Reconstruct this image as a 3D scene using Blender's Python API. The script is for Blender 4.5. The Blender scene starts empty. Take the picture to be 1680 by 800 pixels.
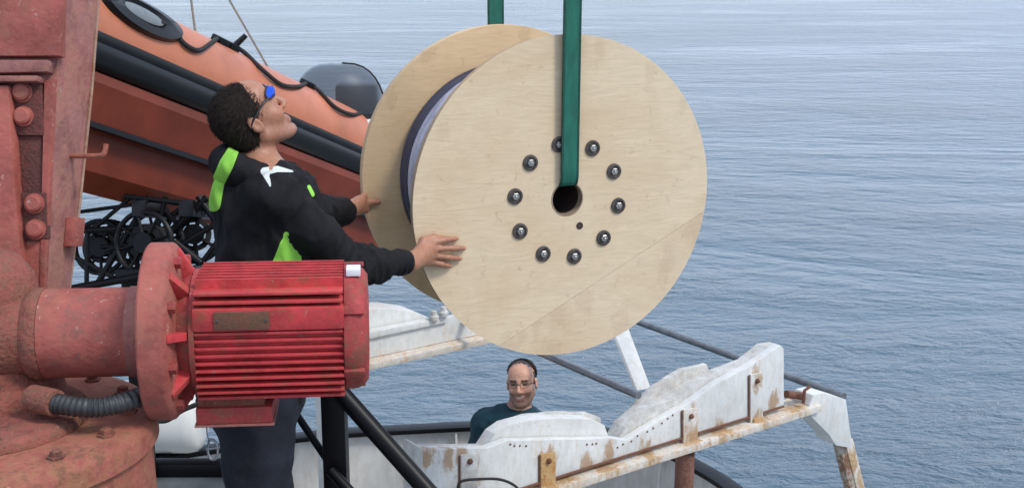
import bpy, bmesh, math, random
import numpy as np
from mathutils import Vector, Matrix, noise as mnoise

random.seed(4); rng = np.random.default_rng(4)
S = bpy.context.scene
COL = S.collection

# ------------------------------------------------------------------ camera
CAMZ = 2.2
PITCH = math.radians(13.5)
FPX = 2000.0
cam = bpy.data.cameras.new('camera'); camo = bpy.data.objects.new('camera', cam); COL.objects.link(camo)
cam.sensor_width = 36.0; cam.lens = FPX / 1680.0 * 36.0
cam.clip_start = 0.05; cam.clip_end = 20000
camo.location = (0, 0, CAMZ); camo.rotation_euler = (math.pi/2 - PITCH, 0, 0)
S.camera = camo
S.render.resolution_x = 1024; S.render.resolution_y = 487
# ------------------------------------------------------------------ sky, sun, exposure
SUN_EL = math.radians(50); SUN_AZ = math.radians(118)      # azimuth measured clockwise from +Y (the view direction)
W = bpy.data.worlds.new('World'); S.world = W; W.use_nodes = True
wn = W.node_tree; wn.nodes.clear()
sky = wn.nodes.new('ShaderNodeTexSky'); sky.sky_type = 'NISHITA'; sky.sun_disc = False
sky.sun_elevation = SUN_EL; sky.sun_rotation = SUN_AZ
sky.air_density = 1.0; sky.dust_density = 1.0; sky.ozone_density = 1.0
bg = wn.nodes.new('ShaderNodeBackground'); bg.inputs['Strength'].default_value = 0.15
# thin, broken overcast over the whole dome
tc = wn.nodes.new('ShaderNodeTexCoord'); cn_ = wn.nodes.new('ShaderNodeTexNoise'); cn_.inputs['Scale'].default_value = 2.2; cn_.inputs['Detail'].default_value = 6; cn_.inputs['Roughness'].default_value = .6
cmap = wn.nodes.new('ShaderNodeMapping'); cmap.inputs['Scale'].default_value = (1, 1, 2.5)
crp = wn.nodes.new('ShaderNodeMapRange'); crp.inputs[1].default_value = .35; crp.inputs[2].default_value = .65; crp.inputs[3].default_value = .62; crp.inputs[4].default_value = .97
cmx = wn.nodes.new('ShaderNodeMix'); cmx.data_type = 'RGBA'; cmx.inputs[7].default_value = (4.0, 4.7, 6.0, 1)
wo = wn.nodes.new('ShaderNodeOutputWorld')
wn.links.new(tc.outputs['Generated'], cmap.inputs[0]); wn.links.new(cmap.outputs[0], cn_.inputs['Vector']); wn.links.new(cn_.outputs[0], crp.inputs[0])
wn.links.new(crp.outputs[0], cmx.inputs[0]); wn.links.new(sky.outputs[0], cmx.inputs[6]); wn.links.new(cmx.outputs[2], bg.inputs[0]); wn.links.new(bg.outputs[0], wo.inputs[0])
sl = bpy.data.lights.new('sun', 'SUN'); sl.energy = 1.5; sl.angle = math.radians(14); sl.color = (1.0, 0.95, 0.88)
so = bpy.data.objects.new('sun', sl); COL.objects.link(so)
sd = Vector((math.sin(SUN_AZ)*math.cos(SUN_EL), math.cos(SUN_AZ)*math.cos(SUN_EL), math.sin(SUN_EL)))
so.rotation_euler = sd.to_track_quat('Z', 'Y').to_euler()
S.view_settings.view_transform = 'Standard'; S.view_settings.look = 'None'
S.view_settings.exposure = 0.6; S.view_settings.gamma = 1.0
try: S.view_settings.use_curve_mapping = False
except Exception: pass

# ------------------------------------------------------------------ pixel helpers (a pixel of the 1680x800 photo -> direction)
FW = Vector((0, math.cos(PITCH), -math.sin(PITCH))); UP = Vector((0, math.sin(PITCH), math.cos(PITCH))); RT = Vector((1, 0, 0))
CAM = Vector((0, 0, CAMZ))
def ray(px, py): return FW + RT*((px-840)/FPX) - UP*((py-400)/FPX)
def P(px, py, d): return CAM + ray(px, py)*d
def on_plane(px, py, p0, n):
    r = ray(px, py); return CAM + r*((p0-CAM).dot(n)/r.dot(n))
def on_z(px, py, z): return on_plane(px, py, Vector((0, 0, z)), Vector((0, 0, 1)))
def C2W(x, y, d): return CAM + RT*x - UP*y + FW*d          # camera coordinates (y down)

# ------------------------------------------------------------------ materials
def nmat(name):
    m = bpy.data.materials.new(name); m.use_nodes = True
    nt = m.node_tree; b = nt.nodes['Principled BSDF']
    return m, nt, b
def N(nt, t, **kw):
    n = nt.nodes.new(t)
    for k, v in kw.items():
        if k.startswith('_'): setattr(n, k[1:], v)
        else: n.inputs[k.replace('_', ' ')].default_value = v
    return n
def L(nt, a, b): nt.links.new(a, b)
def pos(nt, scale=(1, 1, 1), rot=(0, 0, 0), obj=False):
    g = nt.nodes.new('ShaderNodeTexCoord') if obj else nt.nodes.new('ShaderNodeNewGeometry')
    mp = nt.nodes.new('ShaderNodeMapping'); mp.inputs['Scale'].default_value = scale; mp.inputs['Rotation'].default_value = rot
    L(nt, g.outputs['Object'] if obj else g.outputs['Position'], mp.inputs['Vector']); return mp.outputs[0]
def ramp(nt, fac, stops):
    r = nt.nodes.new('ShaderNodeValToRGB'); e = r.color_ramp.elements
    e[0].position, e[0].color = stops[0][0], (*stops[0][1], 1) if len(stops[0][1]) == 3 else stops[0][1]
    e[1].position, e[1].color = stops[-1][0], (*stops[-1][1], 1)
    for p, c in stops[1:-1]:
        k = e.new(p); k.color = (*c, 1)
    L(nt, fac, r.inputs[0]); return r.outputs[0]
def mixc(nt, fac, a, b):
    m = nt.nodes.new('ShaderNodeMix'); m.data_type = 'RGBA'
    for s, v in ((0, fac), (6, a), (7, b)):
        if isinstance(v, (int, float)): m.inputs[s].default_value = v
        elif isinstance(v, tuple): m.inputs[s].default_value = (*v, 1)
        else: L(nt, v, m.inputs[s])
    return m.outputs[2]
def noise(nt, vec, scale, detail=5, rough=.6, dist=0):
    n = N(nt, 'ShaderNodeTexNoise', Scale=scale, Detail=detail, Roughness=rough, Distortion=dist); L(nt, vec, n.inputs['Vector']); return n.outputs[0]
def bump(nt, b, h, strength=.3, dist=.01):
    n = N(nt, 'ShaderNodeBump', Strength=strength, Distance=dist); L(nt, h, n.inputs['Height']); L(nt, n.outputs[0], b.inputs['Normal'])
K0, K1 = (0, 0, 0), (1, 1, 1)

def paint(name, a, b2, rust=(.16, .055, .025), amount=.35, scale=6, rough=.45, streak=False, bumps=.25, chips=None, spec=.5, grime=(.80, .79, .77), pits=None):
    """painted steel: two paint tones, dull chalking, rust blooms and chips with a shape of their own"""
    m, nt, b = nmat(name)
    v = pos(nt); vs = pos(nt, (2, 2, .8)) if streak else v
    base = mixc(nt, ramp(nt, noise(nt, v, scale*.8, 6), [(.35, K0), (.65, K1)]), a, b2)
    gr = ramp(nt, noise(nt, vs, scale*2.7, 8, .7), [(.34, grime), (.6, K1)])
    gm = nt.nodes.new('ShaderNodeMix'); gm.data_type = 'RGBA'; gm.blend_type = 'MULTIPLY'; gm.inputs[0].default_value = 1
    L(nt, base, gm.inputs[6]); L(nt, gr, gm.inputs[7]); base = gm.outputs[2]
    r0 = noise(nt, vs, scale*1.3, 4, .55, .3); r2 = noise(nt, vs, scale*6, 8, .72, .2)
    rm = N(nt, 'ShaderNodeMath', _operation='MULTIPLY_ADD'); L(nt, r2, rm.inputs[0]); rm.inputs[1].default_value = .62
    rs = N(nt, 'ShaderNodeMath', _operation='MULTIPLY'); L(nt, r0, rs.inputs[0]); rs.inputs[1].default_value = .38
    L(nt, rs.outputs[0], rm.inputs[2]); r1 = rm.outputs[0]
    lo = .66 - amount*.30
    stain = ramp(nt, r1, [(lo-.07, K0), (lo+.05, (.62,)*3)])
    mask = ramp(nt, r1, [(lo+.02, K0), (lo+.08, K1)])
    rc = mixc(nt, noise(nt, v, scale*14, 4), rust, tuple(min(1, c*1.9) for c in rust))
    colr = mixc(nt, stain, base, tuple(min(1, c*1.75) for c in rust))
    colr = mixc(nt, mask, colr, rc)
    if chips:
        cm = ramp(nt, noise(nt, v, scale*9, 5, .7), [(.64, K0), (.67, K1)])
        colr = mixc(nt, cm, colr, chips)
    if pits:
        pk = N(nt, 'ShaderNodeMath', _operation='MULTIPLY_ADD'); L(nt, noise(nt, v, scale*.9, 3, .5, .6), pk.inputs[0]); pk.inputs[1].default_value = .55; L(nt, noise(nt, v, scale*7, 10, .78), pk.inputs[2])
        pm = ramp(nt, pk.outputs[0], [(.84, K0), (.93, K1)])
        colr = mixc(nt, pm, colr, pits)
    L(nt, colr, b.inputs['Base Color'])
    rr = ramp(nt, r1, [(.3, (rough,)*3), (lo+.05, (.85,)*3)]); L(nt, rr, b.inputs['Roughness'])
    hh = N(nt, 'ShaderNodeMath', _operation='ADD'); L(nt, r1, hh.inputs[0]); L(nt, noise(nt, v, scale*12, 5), hh.inputs[1])
    bump(nt, b, hh.outputs[0], bumps, .006)
    b.inputs['Specular IOR Level'].default_value = spec
    return m
def plain(name, c, rough=.5, metal=0, var=.25, scale=20, bumps=.1, spec=.5, bd=.003):
    m, nt, b = nmat(name); v = pos(nt)
    n = noise(nt, v, scale, 5)
    L(nt, mixc(nt, ramp(nt, n, [(.3, K0), (.7, K1)]), tuple(x*(1-var) for x in c), tuple(min(1, x*(1+var)) for x in c)), b.inputs['Base Color'])
    b.inputs['Roughness'].default_value = rough; b.inputs['Metallic'].default_value = metal; b.inputs['Specular IOR Level'].default_value = spec
    bump(nt, b, noise(nt, v, scale*5, 4), bumps, bd)
    return m
M = {}
M['crane'] = paint('crane_paint', (.42, .105, .08), (.34, .085, .066), rust=(.20, .075, .05), amount=.34, scale=5, rough=.5, bumps=.4, grime=(.6, .56, .52), pits=(.24, .085, .065), chips=(.42, .25, .2))
M['crane_grey'] = paint('crane_faded_paint', (.36, .115, .10), (.33, .14, .125), rust=(.22, .10, .07), amount=.45, scale=6, rough=.6, bumps=.35, grime=(.58, .56, .54), pits=(.2, .11, .09), chips=(.3, .22, .18))
M['crane_rust'] = paint('crane_rusted', (.2, .05, .04), (.14, .035, .03), rust=(.07, .025, .02), amount=.75, scale=14, rough=.75, bumps=.7)
M['crane_cast'] = paint('crane_cast', (.36, .10, .075), (.29, .075, .055), rust=(.15, .06, .038), amount=.62, scale=10, rough=.7, bumps=.9, grime=(.5, .45, .4), pits=(.10, .04, .03), chips=(.36, .2, .13))
M['crane_disc'] = paint('crane_disc_paint', (.38, .10, .078), (.35, .115, .082), rust=(.2, .085, .045), amount=.56, scale=7, rough=.65, bumps=.5, grime=(.6, .55, .48), pits=(.19, .08, .045), chips=(.4, .24, .15))
M['motor'] = paint('motor_red', (.60, .05, .055), (.52, .04, .045), rust=(.16, .05, .025), amount=.3, scale=7, rough=.42, bumps=.2, grime=(.62, .6, .58), chips=(.35, .12, .1))
M['motor_end'] = paint('motor_red_worn', (.44, .05, .05), (.36, .04, .04), rust=(.14, .05, .03), amount=.45, scale=9, rough=.5, bumps=.25, grime=(.6, .55, .5), chips=(.35, .2, .15))
M['crane_edge'] = paint('crane_worn_edge', (.42, .30, .22), (.34, .2, .15), rust=(.2, .1, .06), amount=.5, scale=20, rough=.7)
M['nameplate'] = paint('nameplate', (.24, .05, .035), (.15, .06, .035), rust=(.09, .045, .025), amount=.7, scale=22, rough=.6)
M['white'] = paint('white_paint', (.72, .72, .69), (.62, .63, .61), rust=(.34, .22, .11), grime=(.86, .85, .82), amount=.12, scale=5, rough=.5, streak=True, bumps=.2, chips=(.5, .46, .4))
M['white_worn'] = paint('white_worn', (.66, .65, .62), (.5, .49, .46), rust=(.33, .27, .2), amount=.24, grime=(.72, .71, .68), scale=10, rough=.7, bumps=.5, chips=(.3, .24, .19))
M['ochre'] = paint('ochre_stain', (.58, .43, .22), (.52, .34, .14), rust=(.25, .11, .035), amount=.5, scale=18, rough=.75, bumps=.4)
M['flange_rust'] = paint('white_rust_edge', (.70, .68, .63), (.62, .57, .48), rust=(.33, .18, .07), amount=.40, scale=7, rough=.65, bumps=.35)
M['rust'] = paint('rusty_steel', (.2, .1, .07), (.15, .07, .05), rust=(.1, .04, .02), amount=.7, scale=14, rough=.85, bumps=.5)
M['legdark'] = paint('leg_rust_edge', (.5, .47, .42), (.38, .33, .27), rust=(.12, .06, .03), amount=.62, scale=7, rough=.7, bumps=.4)
M['rustpipe'] = paint('rusty_pipe', (.3, .15, .12), (.22, .1, .08), rust=(.12, .05, .03), amount=.6, scale=12, rough=.8, bumps=.5)
M['black'] = plain('black_paint', (.004, .0042, .0055), .42, 0, .3, 9, .08, .25)
M['dark'] = plain('dark_steel', (.2, .21, .22), .35, .6, .3, 16, .1)
M['bulwark'] = paint('bulwark_paint', (.78, .77, .74), (.72, .71, .68), rust=(.5, .42, .3), amount=.1, scale=3, rough=.5, streak=True, bumps=.1)
M['deck'] = plain('deck_paint', (.2, .21, .2), .7, 0, .3, 6, .3)
M['hull'] = plain('hull_paint', (.55, .55, .55), .4, 0, .1, 3, .05)
M['fibreglass'] = plain('white_fibreglass', (.78, .79, .77), .25, 0, .06, 3, .02)
M['orange'] = plain('orange_tube_fabric', (.52, .17, .085), .45, 0, .15, 5, .1)
M['hullshaded'] = plain('shaded_orange_gelcoat', (.19, .036, .016), .45, 0, .25, 4, .05, .35)  # red-brown gelcoat, with the shade of the boat's underside put into the colour
M['rubber'] = plain('black_rubber', (.006, .0062, .007), .36, 0, .25, 8, .08, .35)
M['greyrubber'] = plain('grey_rubber', (.17, .19, .2), .55, 0, .15, 20, .1)
M['rope'] = plain('dark_rope', (.02, .018, .018), .8, 0, .4, 120, .5)
M['wire'] = plain('bridle_line', (.22, .19, .15), .6, .2, .3, 80, .2)
M['chalkline'] = plain('rail_white', (.75, .74, .7), .5, 0, .1, 8, .1)
M['cloth_black'] = plain('black_softshell', (.010, .0098, .0112), .8, 0, .3, 14, .35, .2, .004)
M['trousers'] = plain('navy_trousers', (.016, .018, .026), .85, 0, .3, 12, .4, .25, .005)
M['green'] = plain('hi_vis_green', (.16, .55, .05), .7, 0, .15, 14, .3)
M['reflect'] = plain('reflective_patch', (.72, .74, .74), .5, 0, .1, 30, .1)
M['teal'] = plain('teal_jacket', (.010, .042, .058), .8, 0, .3, 14, .4, .3, .004)
M['boot'] = plain('boot_leather', (.02, .017, .015), .6)
M['steel'] = plain('galvanised_bolt', (.4, .39, .37), .32, .9, .2, 60, .1)
M['washer'] = plain('dark_washer', (.11, .095, .085), .5, .6, .4, 70, .2)
M['hole'] = plain('hub_bore_steel', (.04, .022, .02), .7, 0, .3, 30, .2)
M['borewood'] = plain('bore_wood', (.3, .22, .15), .8, 0, .3, 30, .2)
M['lens'] = plain('blue_mirror_lens', (.03, .12, .75), .12, .75, .05, 5, 0)
M['frame'] = plain('sunglass_frame', (.01, .01, .014), .35)
M['eye'] = plain('eye_white', (.5, .48, .45), .2, 0, .03, 5, 0)
M['hose'] = plain('corrugated_hose', (.03, .032, .034), .5, 0, .4, 25, .2)
M['tag'] = plain('white_tape', (.7, .72, .74), .6, 0, .1, 20, .1)

# skin: albedo comes from a vertex colour (lips, stubble), mottled
def skin(name):
    m, nt, b = nmat(name)
    a = N(nt, 'ShaderNodeVertexColor'); a.layer_name = 'tone'
    n = noise(nt, pos(nt), 90, 5)
    c = mixc(nt, ramp(nt, n, [(.35, K0), (.65, K1)]), (.86, .84, .84), (1.08, 1.05, 1.03))
    mm = nt.nodes.new('ShaderNodeMix'); mm.data_type = 'RGBA'; mm.blend_type = 'MULTIPLY'; mm.inputs[0].default_value = 1
    L(nt, a.outputs[0], mm.inputs[6]); L(nt, c, mm.inputs[7]); L(nt, mm.outputs[2], b.inputs['Base Color'])
    b.inputs['Roughness'].default_value = .48
    b.inputs['Subsurface Weight'].default_value = .12; b.inputs['Subsurface Radius'].default_value = (.012, .004, .002); b.inputs['Subsurface Scale'].default_value = 1
    bump(nt, b, noise(nt, pos(nt), 260, 4), .25, .002)
    return m
def jacketmat():
    m = M['cloth_black'].copy(); m.name = 'black_jacket_green_panels'; nt = m.node_tree; b = nt.nodes['Principled BSDF']
    src = b.inputs['Base Color'].links[0].from_socket
    for nm, c in (('green_panel', (.27, .62, .08)), ('flash', (.62, .66, .62))):
        a = nt.nodes.new('ShaderNodeAttribute'); a.attribute_name = nm
        f = ramp(nt, a.outputs['Fac'], [(.0, K0), (.08, K1)])
        src = mixc(nt, f, src, c)
    L(nt, src, b.inputs['Base Color']); return m
M['jacket1'] = jacketmat()
M['skin'] = skin('skin')
def hairmat(name, c):
    m, nt, b = nmat(name); v = pos(nt, (60, 60, 14), obj=True)
    n = noise(nt, v, 6, 4)
    L(nt, mixc(nt, n, tuple(x*.5 for x in c), tuple(x*1.6 for x in c)), b.inputs['Base Color']); b.inputs['Roughness'].default_value = .75; b.inputs['Specular IOR Level'].default_value = .15
    bump(nt, b, n, .4, .004); return m
M['hair'] = hairmat('dark_hair', (.022, .016, .013))
M['hair2'] = hairmat('brown_hair', (.035, .022, .016))
M['beard'] = hairmat('greying_beard', (.10, .065, .05))

def plywood(name, tint, ang, wear=.5):
    m, nt, b = nmat(name)
    v = pos(nt, (1, 1, 1), (0, 0, 0)); vg = pos(nt, (5.0, 5.0, 34), (0, ang, .4))
    g = noise(nt, vg, 1.6, 7, .6, 1.4)
    big = noise(nt, v, 2.6, 5, .6, .6); fine = noise(nt, v, 26, 6, .7)
    t = tint
    c = mixc(nt, ramp(nt, g, [(.3, K0), (.72, K1)]), tuple(x*.90 for x in t), tuple(min(1, x*1.05) for x in t))
    c = mixc(nt, ramp(nt, big, [(.42, K0), (.68, (wear,)*3)]), c, (t[0]*.78, t[1]*.66, t[2]*.56))
    c = mixc(nt, ramp(nt, fine, [(.60, K0), (.72, (.5,)*3)]), c, (t[0]*.55, t[1]*.47, t[2]*.4))
    L(nt, c, b.inputs['Base Color']); b.inputs['Roughness'].default_value = .7; b.inputs['Specular IOR Level'].default_value = .3
    bump(nt, b, g, .25, .004); return m
M['ply'] = plywood('plywood', (.75, .605, .41), .75)
M['ply2'] = plywood('plywood_pinkish', (.74, .595, .405), -.5, .7)
M['plyback'] = plywood('plywood_inner', (.66, .47, .27), .3, .5)
M['plyedge'] = plywood('plywood_edge', (.50, .36, .22), 1.2, .6)
def strapmat():
    m, nt, b = nmat('green_webbing')
    v = pos(nt)
    w = noise(nt, pos(nt, (1, 1, .25)), 42, 5, .6)
    c = mixc(nt, ramp(nt, w, [(.35, K0), (.7, K1)]), (.006, .11, .075), (.012, .17, .115))
    L(nt, c, b.inputs['Base Color']); b.inputs['Roughness'].default_value = .75
    wv = N(nt, 'ShaderNodeTexWave', Scale=140, Distortion=.4); wv.bands_direction = 'Z'; L(nt, v, wv.inputs[0])
    bump(nt, b, wv.outputs[1], .35, .002); return m
M['strap'] = strapmat()
M['strapedge'] = plain('green_webbing_edge', (.006, .06, .042), .8, 0, .3, 60, .2)
def cablemat():
    m, nt, b = nmat('wrapped_cable')
    n = noise(nt, pos(nt), 5, 3, .5, .5)
    L(nt, ramp(nt, n, [(.30, (.03, .032, .06)), (.40, (.16, .16, .25)), (.5, (.42, .42, .50)), (.7, (.56, .56, .62))]), b.inputs['Base Color'])
    b.inputs['Roughness'].default_value = .3; bump(nt, b, noise(nt, pos(nt), 40, 4), .4, .004); return m
M['cable'] = cablemat()
M['cabledark'] = plain('dark_cable', (.035, .038, .07), .35, 0, .3, 12, .1)
def glassmat():
    m, nt, b = nmat('smoked_acrylic')
    b.inputs['Base Color'].default_value = (.07, .075, .085, 1); b.inputs['Roughness'].default_value = .42
    tr = nt.nodes.new('ShaderNodeBsdfTransparent'); tr.inputs[0].default_value = (.80, .83, .86, 1)
    mx = nt.nodes.new('ShaderNodeMixShader'); mx.inputs[0].default_value = .4
    L(nt, tr.outputs[0], mx.inputs[1]); L(nt, b.outputs[0], mx.inputs[2]); L(nt, mx.outputs[0], nt.nodes['Material Output'].inputs[0]); return m
M['acrylic'] = glassmat()

def seamat():
    m, nt, b = nmat('sea_water')
    b.inputs['Base Color'].default_value = (.082, .135, .178, 1)
    b.inputs['Roughness'].default_value = .06; b.inputs['IOR'].default_value = 1.333
    a = noise(nt, pos(nt, (.55, 1, 1), (0, 0, .25)), .55, 3, .55)        # low swell
    c = noise(nt, pos(nt, (.7, 1.2, 1), (0, 0, .12)), 1.9, 5, .61, .45)    # wind waves
    d = noise(nt, pos(nt, (.7, 1.3, 1), (0, 0, -.2)), 8.5, 4, .6, .3)      # ripples
    gust = ramp(nt, noise(nt, pos(nt, (.35, 1, 1), (0, 0, .15)), .16, 5, .62, .8), [(.36, (.18,)*3), (.66, K1)])
    def mul(x, k):
        n = N(nt, 'ShaderNodeMath', _operation='MULTIPLY'); L(nt, x, n.inputs[0])
        if isinstance(k, float): n.inputs[1].default_value = k
        else: L(nt, k, n.inputs[1])
        return n.outputs[0]
    def add(x, y):
        n = N(nt, 'ShaderNodeMath', _operation='ADD'); L(nt, x, n.inputs[0]); L(nt, y, n.inputs[1]); return n.outputs[0]
    h = add(mul(a, .22), mul(add(mul(c, .38), mul(d, .085)), gust))
    n = N(nt, 'ShaderNodeBump', Strength=1.0, Distance=1.0); L(nt, h, n.inputs['Height']); L(nt, n.outputs[0], b.inputs['Normal'])
    return m
M['sea'] = seamat()

# ------------------------------------------------------------------ object helpers
WL = {}
def link(o, parent, wloc):
    COL.objects.link(o); wloc = Vector(wloc); WL[o.name] = wloc
    if parent: o.parent = parent; o.location = wloc - WL[parent.name]
    else: o.location = wloc
    return o
def tag(o, label=None, cat=None, group=None, kind=None):
    for k, v in (('label', label), ('category', cat), ('group', group), ('kind', kind)):
        if v: o[k] = v
    return o
def empty(name, loc, label, cat, group=None):
    o = bpy.data.objects.new(name, None); o.empty_display_size = .1
    link(o, None, loc); return tag(o, label, cat, group)
def dup(o, wloc, parent):
    return link(bpy.data.objects.new(o.name.split('.')[0], o.data), parent, wloc)
def frame_from(d, hint=Vector((0, 0, 1))):
    d = d.normalized()
    if abs(d.dot(hint)) > .98: hint = Vector((1, 0, 0))
    u = d.cross(hint).normalized(); return u, u.cross(d).normalized()
class MB:
    def __init__(s): s.v = []; s.f = []
    def add(s, vs, fs):
        k = len(s.v); s.v += [Vector(v) for v in vs]; s.f += [tuple(i+k for i in f) for f in fs]; return s
    def box(s, c, ax, half):
        c = Vector(c); ax = [Vector(a).normalized()*h for a, h in zip(ax, half)]
        vs = [c+ax[0]*i+ax[1]*j+ax[2]*k for i in (-1, 1) for j in (-1, 1) for k in (-1, 1)]
        return s.add(vs, [(0, 1, 3, 2), (4, 6, 7, 5), (0, 4, 5, 1), (2, 3, 7, 6), (0, 2, 6, 4), (1, 5, 7, 3)])
    def prism(s, poly, vec):
        n = len(poly); vec = Vector(vec); poly = [Vector(p) for p in poly]
        return s.add(poly+[p+vec for p in poly], [tuple(range(n)), tuple(range(2*n-1, n-1, -1))]+[(i, (i+1) % n, n+(i+1) % n, n+i) for i in range(n)])
    def loft(s, rings, cap=True, closed=True):
        n = len(rings[0]); vs = [p for r in rings for p in r]; fs = []
        for k in range(len(rings)-1):
            for i in range(n if closed else n-1):
                j = (i+1) % n; fs.append((k*n+i, k*n+j, (k+1)*n+j, (k+1)*n+i))
        if cap: fs += [tuple(range(n-1, -1, -1)), tuple((len(rings)-1)*n+i for i in range(n))]
        return s.add(vs, fs)
    def tube(s, path, r, n=10, cap=True):
        path = [Vector(p) for p in path]; rr = r if isinstance(r, (list, tuple)) else [r]*len(path); rings = []; u = None
        for i, p in enumerate(path):
            t = (path[min(i+1, len(path)-1)]-path[max(i-1, 0)]).normalized()
            if u is None: u, _ = frame_from(t)
            u = (u-t*u.dot(t)).normalized(); w = t.cross(u)
            rings.append([p+(u*math.cos(a)+w*math.sin(a))*rr[i] for a in (2*math.pi*k/n for k in range(n))])
        return s.loft(rings, cap)
    def lathe(s, o, d, prof, n=48, hint=Vector((0, 0, 1)), closed=False):
        o = Vector(o); d = Vector(d).normalized(); u, w = frame_from(d, hint); rings = []
        for t, r in prof: rings.append([o+d*t+(u*math.cos(a)+w*math.sin(a))*r for a in (2*math.pi*k/n for k in range(n))])
        if closed: rings.append(rings[0])
        return s.loft(rings, not closed)
    def build(s, name, mat, parent=None, bev=0, smooth=38, seg=2, label=None, cat=None, group=None, kind=None):
        lo = Vector([min(v[i] for v in s.v) for i in range(3)]); hi = Vector([max(v[i] for v in s.v) for i in range(3)]); c = (lo+hi)/2
        me = bpy.data.meshes.new(name); me.from_pydata([v-c for v in s.v], [], s.f)
        bm = bmesh.new(); bm.from_mesh(me)
        bmesh.ops.remove_doubles(bm, verts=bm.verts, dist=1e-6); bmesh.ops.recalc_face_normals(bm, faces=bm.faces)
        if bev:
            es = [e for e in bm.edges if len(e.link_faces) == 2 and e.calc_face_angle(0) > math.radians(28)]
            bmesh.ops.bevel(bm, geom=es, offset=bev, segments=seg, profile=.6, affect='EDGES', clamp_overlap=True)
        if smooth:
            for f in bm.faces: f.smooth = True
            for e in bm.edges: e.smooth = len(e.link_faces) == 2 and e.calc_face_angle(0) < math.radians(smooth)
        bm.to_mesh(me); bm.free()
        if mat: me.materials.append(M[mat])
        o = bpy.data.objects.new(name, me); link(o, parent, c)
        return tag(o, label, cat, group, kind)
def spline(pts, n=8):
    pts = [Vector(p) for p in pts]; out = []
    q = [2*pts[0]-pts[1]]+pts+[2*pts[-1]-pts[-2]]
    for i in range(1, len(q)-2):
        for k in range(n):
            t = k/n; a, b, c, d = q[i-1:i+3]
            out.append(.5*((2*b)+(c-a)*t+(2*a-5*b+4*c-d)*t*t+(3*b-a-3*c+d)*t**3))
    return out+[pts[-1]]

# ------------------------------------------------------------------ SDF figures: smooth unions meshed by surface nets
def surface_nets(fn, lo, hi, h):
    lo = np.array(lo, float); hi = np.array(hi, float); B = 4; H = h*B
    nb = np.ceil((hi-lo)/H).astype(int)
    g = np.stack(np.meshgrid(*[np.arange(k) for k in nb], indexing='ij'), -1).reshape(-1, 3)
    dc = fn(lo+(g+.5)*H)
    D = np.ones(tuple(nb*B+1), np.float32)
    sg = np.where(dc < 0, -1., 1.).reshape(nb).repeat(B, 0).repeat(B, 1).repeat(B, 2); D[:-1, :-1, :-1] = sg
    act = g[np.abs(dc) < H*1.5]
    off = np.stack(np.meshgrid(*[np.arange(B+1)]*3, indexing='ij'), -1).reshape(-1, 3)
    idx = (act[:, None]*B+off[None]).reshape(-1, 3)
    flat = np.unique(np.ravel_multi_index(idx.T, D.shape)); ijk = np.stack(np.unravel_index(flat, D.shape), -1)
    D.reshape(-1)[flat] = fn(lo+ijk*h)
    n = np.array(D.shape); sgn = D < 0
    cs = np.zeros(tuple(n-1), np.int8)
    cor = [(i, j, k) for i in (0, 1) for j in (0, 1) for k in (0, 1)]
    for i, j, k in cor: cs += sgn[i:n[0]-1+i, j:n[1]-1+j, k:n[2]-1+k]
    cells = np.argwhere((cs > 0) & (cs < 8)); vid = np.full(tuple(n-1), -1, np.int32); vid[tuple(cells.T)] = np.arange(len(cells))
    acc = np.zeros((len(cells), 3)); cnt = np.zeros(len(cells))
    for a in cor:
        for ax in range(3):
            if a[ax]: continue
            b = list(a); b[ax] = 1
            va = D[tuple((cells+a).T)]; vb = D[tuple((cells+b).T)]; x = (va < 0) != (vb < 0)
            t = np.where(x, va/(va-vb+1e-12), 0); p = np.array(a)[None]+t[:, None]*(np.array(b)-np.array(a))[None]
            acc[x] += p[x]; cnt += x
    V = lo+(cells+acc/cnt[:, None])*h; F = []
    for ax in range(3):
        o1, o2 = [(1, 2), (2, 0), (0, 1)][ax]
        sl0 = [slice(None)]*3; sl1 = [slice(None)]*3; sl0[ax] = slice(0, -1); sl1[ax] = slice(1, None)
        e = np.argwhere(sgn[tuple(sl0)] != sgn[tuple(sl1)])
        e = e[(e[:, o1] > 0) & (e[:, o2] > 0) & (e[:, o1] < n[o1]-1) & (e[:, o2] < n[o2]-1)]
        u = np.eye(3, dtype=int)[o1]; w = np.eye(3, dtype=int)[o2]
        q = np.stack([vid[tuple((e-u-w).T)], vid[tuple((e-w).T)], vid[tuple(e.T)], vid[tuple((e-u).T)]], 1)
        fl = ~sgn[tuple(e.T)]; q[fl] = q[fl][:, ::-1]; F.append(q)
    F = np.concatenate(F); F = F[(F >= 0).all(1)]
    return V, F
def cap(a, b, ra, rb, k=.02, op=1): return ('c', np.array(a, float), np.array(b, float), ra, rb, k, op)
def ell(c, r, k=.02, R=None, op=1): return ('e', np.array(c, float), np.array(r, float), np.eye(3) if R is None else np.array(R, float), None, k, op)
def xf(prims, R, t, s=1.0):
    R = np.array(R); t = np.array(t); out = []
    for p in prims:
        if p[0] == 'c': out.append(('c', R@p[1]*s+t, R@p[2]*s+t, p[3]*s, p[4]*s, p[5]*s, p[6]))
        else: out.append(('e', R@p[1]*s+t, p[2]*s, R@p[3], None, p[5]*s, p[6]))
    return out
def pd(p, X):
    if p[0] == 'c':
        a, b, ra, rb = p[1:5]; ab = b-a; t = np.clip(((X-a)@ab)/(ab@ab+1e-12), 0, 1)
        return np.linalg.norm(X-a-t[:, None]*ab, axis=1)-(ra+(rb-ra)*t)
    q = (X-p[1])@p[3]; k0 = np.linalg.norm(q/p[2], axis=1); k1 = np.linalg.norm(q/p[2]**2, axis=1)+1e-9
    return k0*(k0-1)/k1
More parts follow.
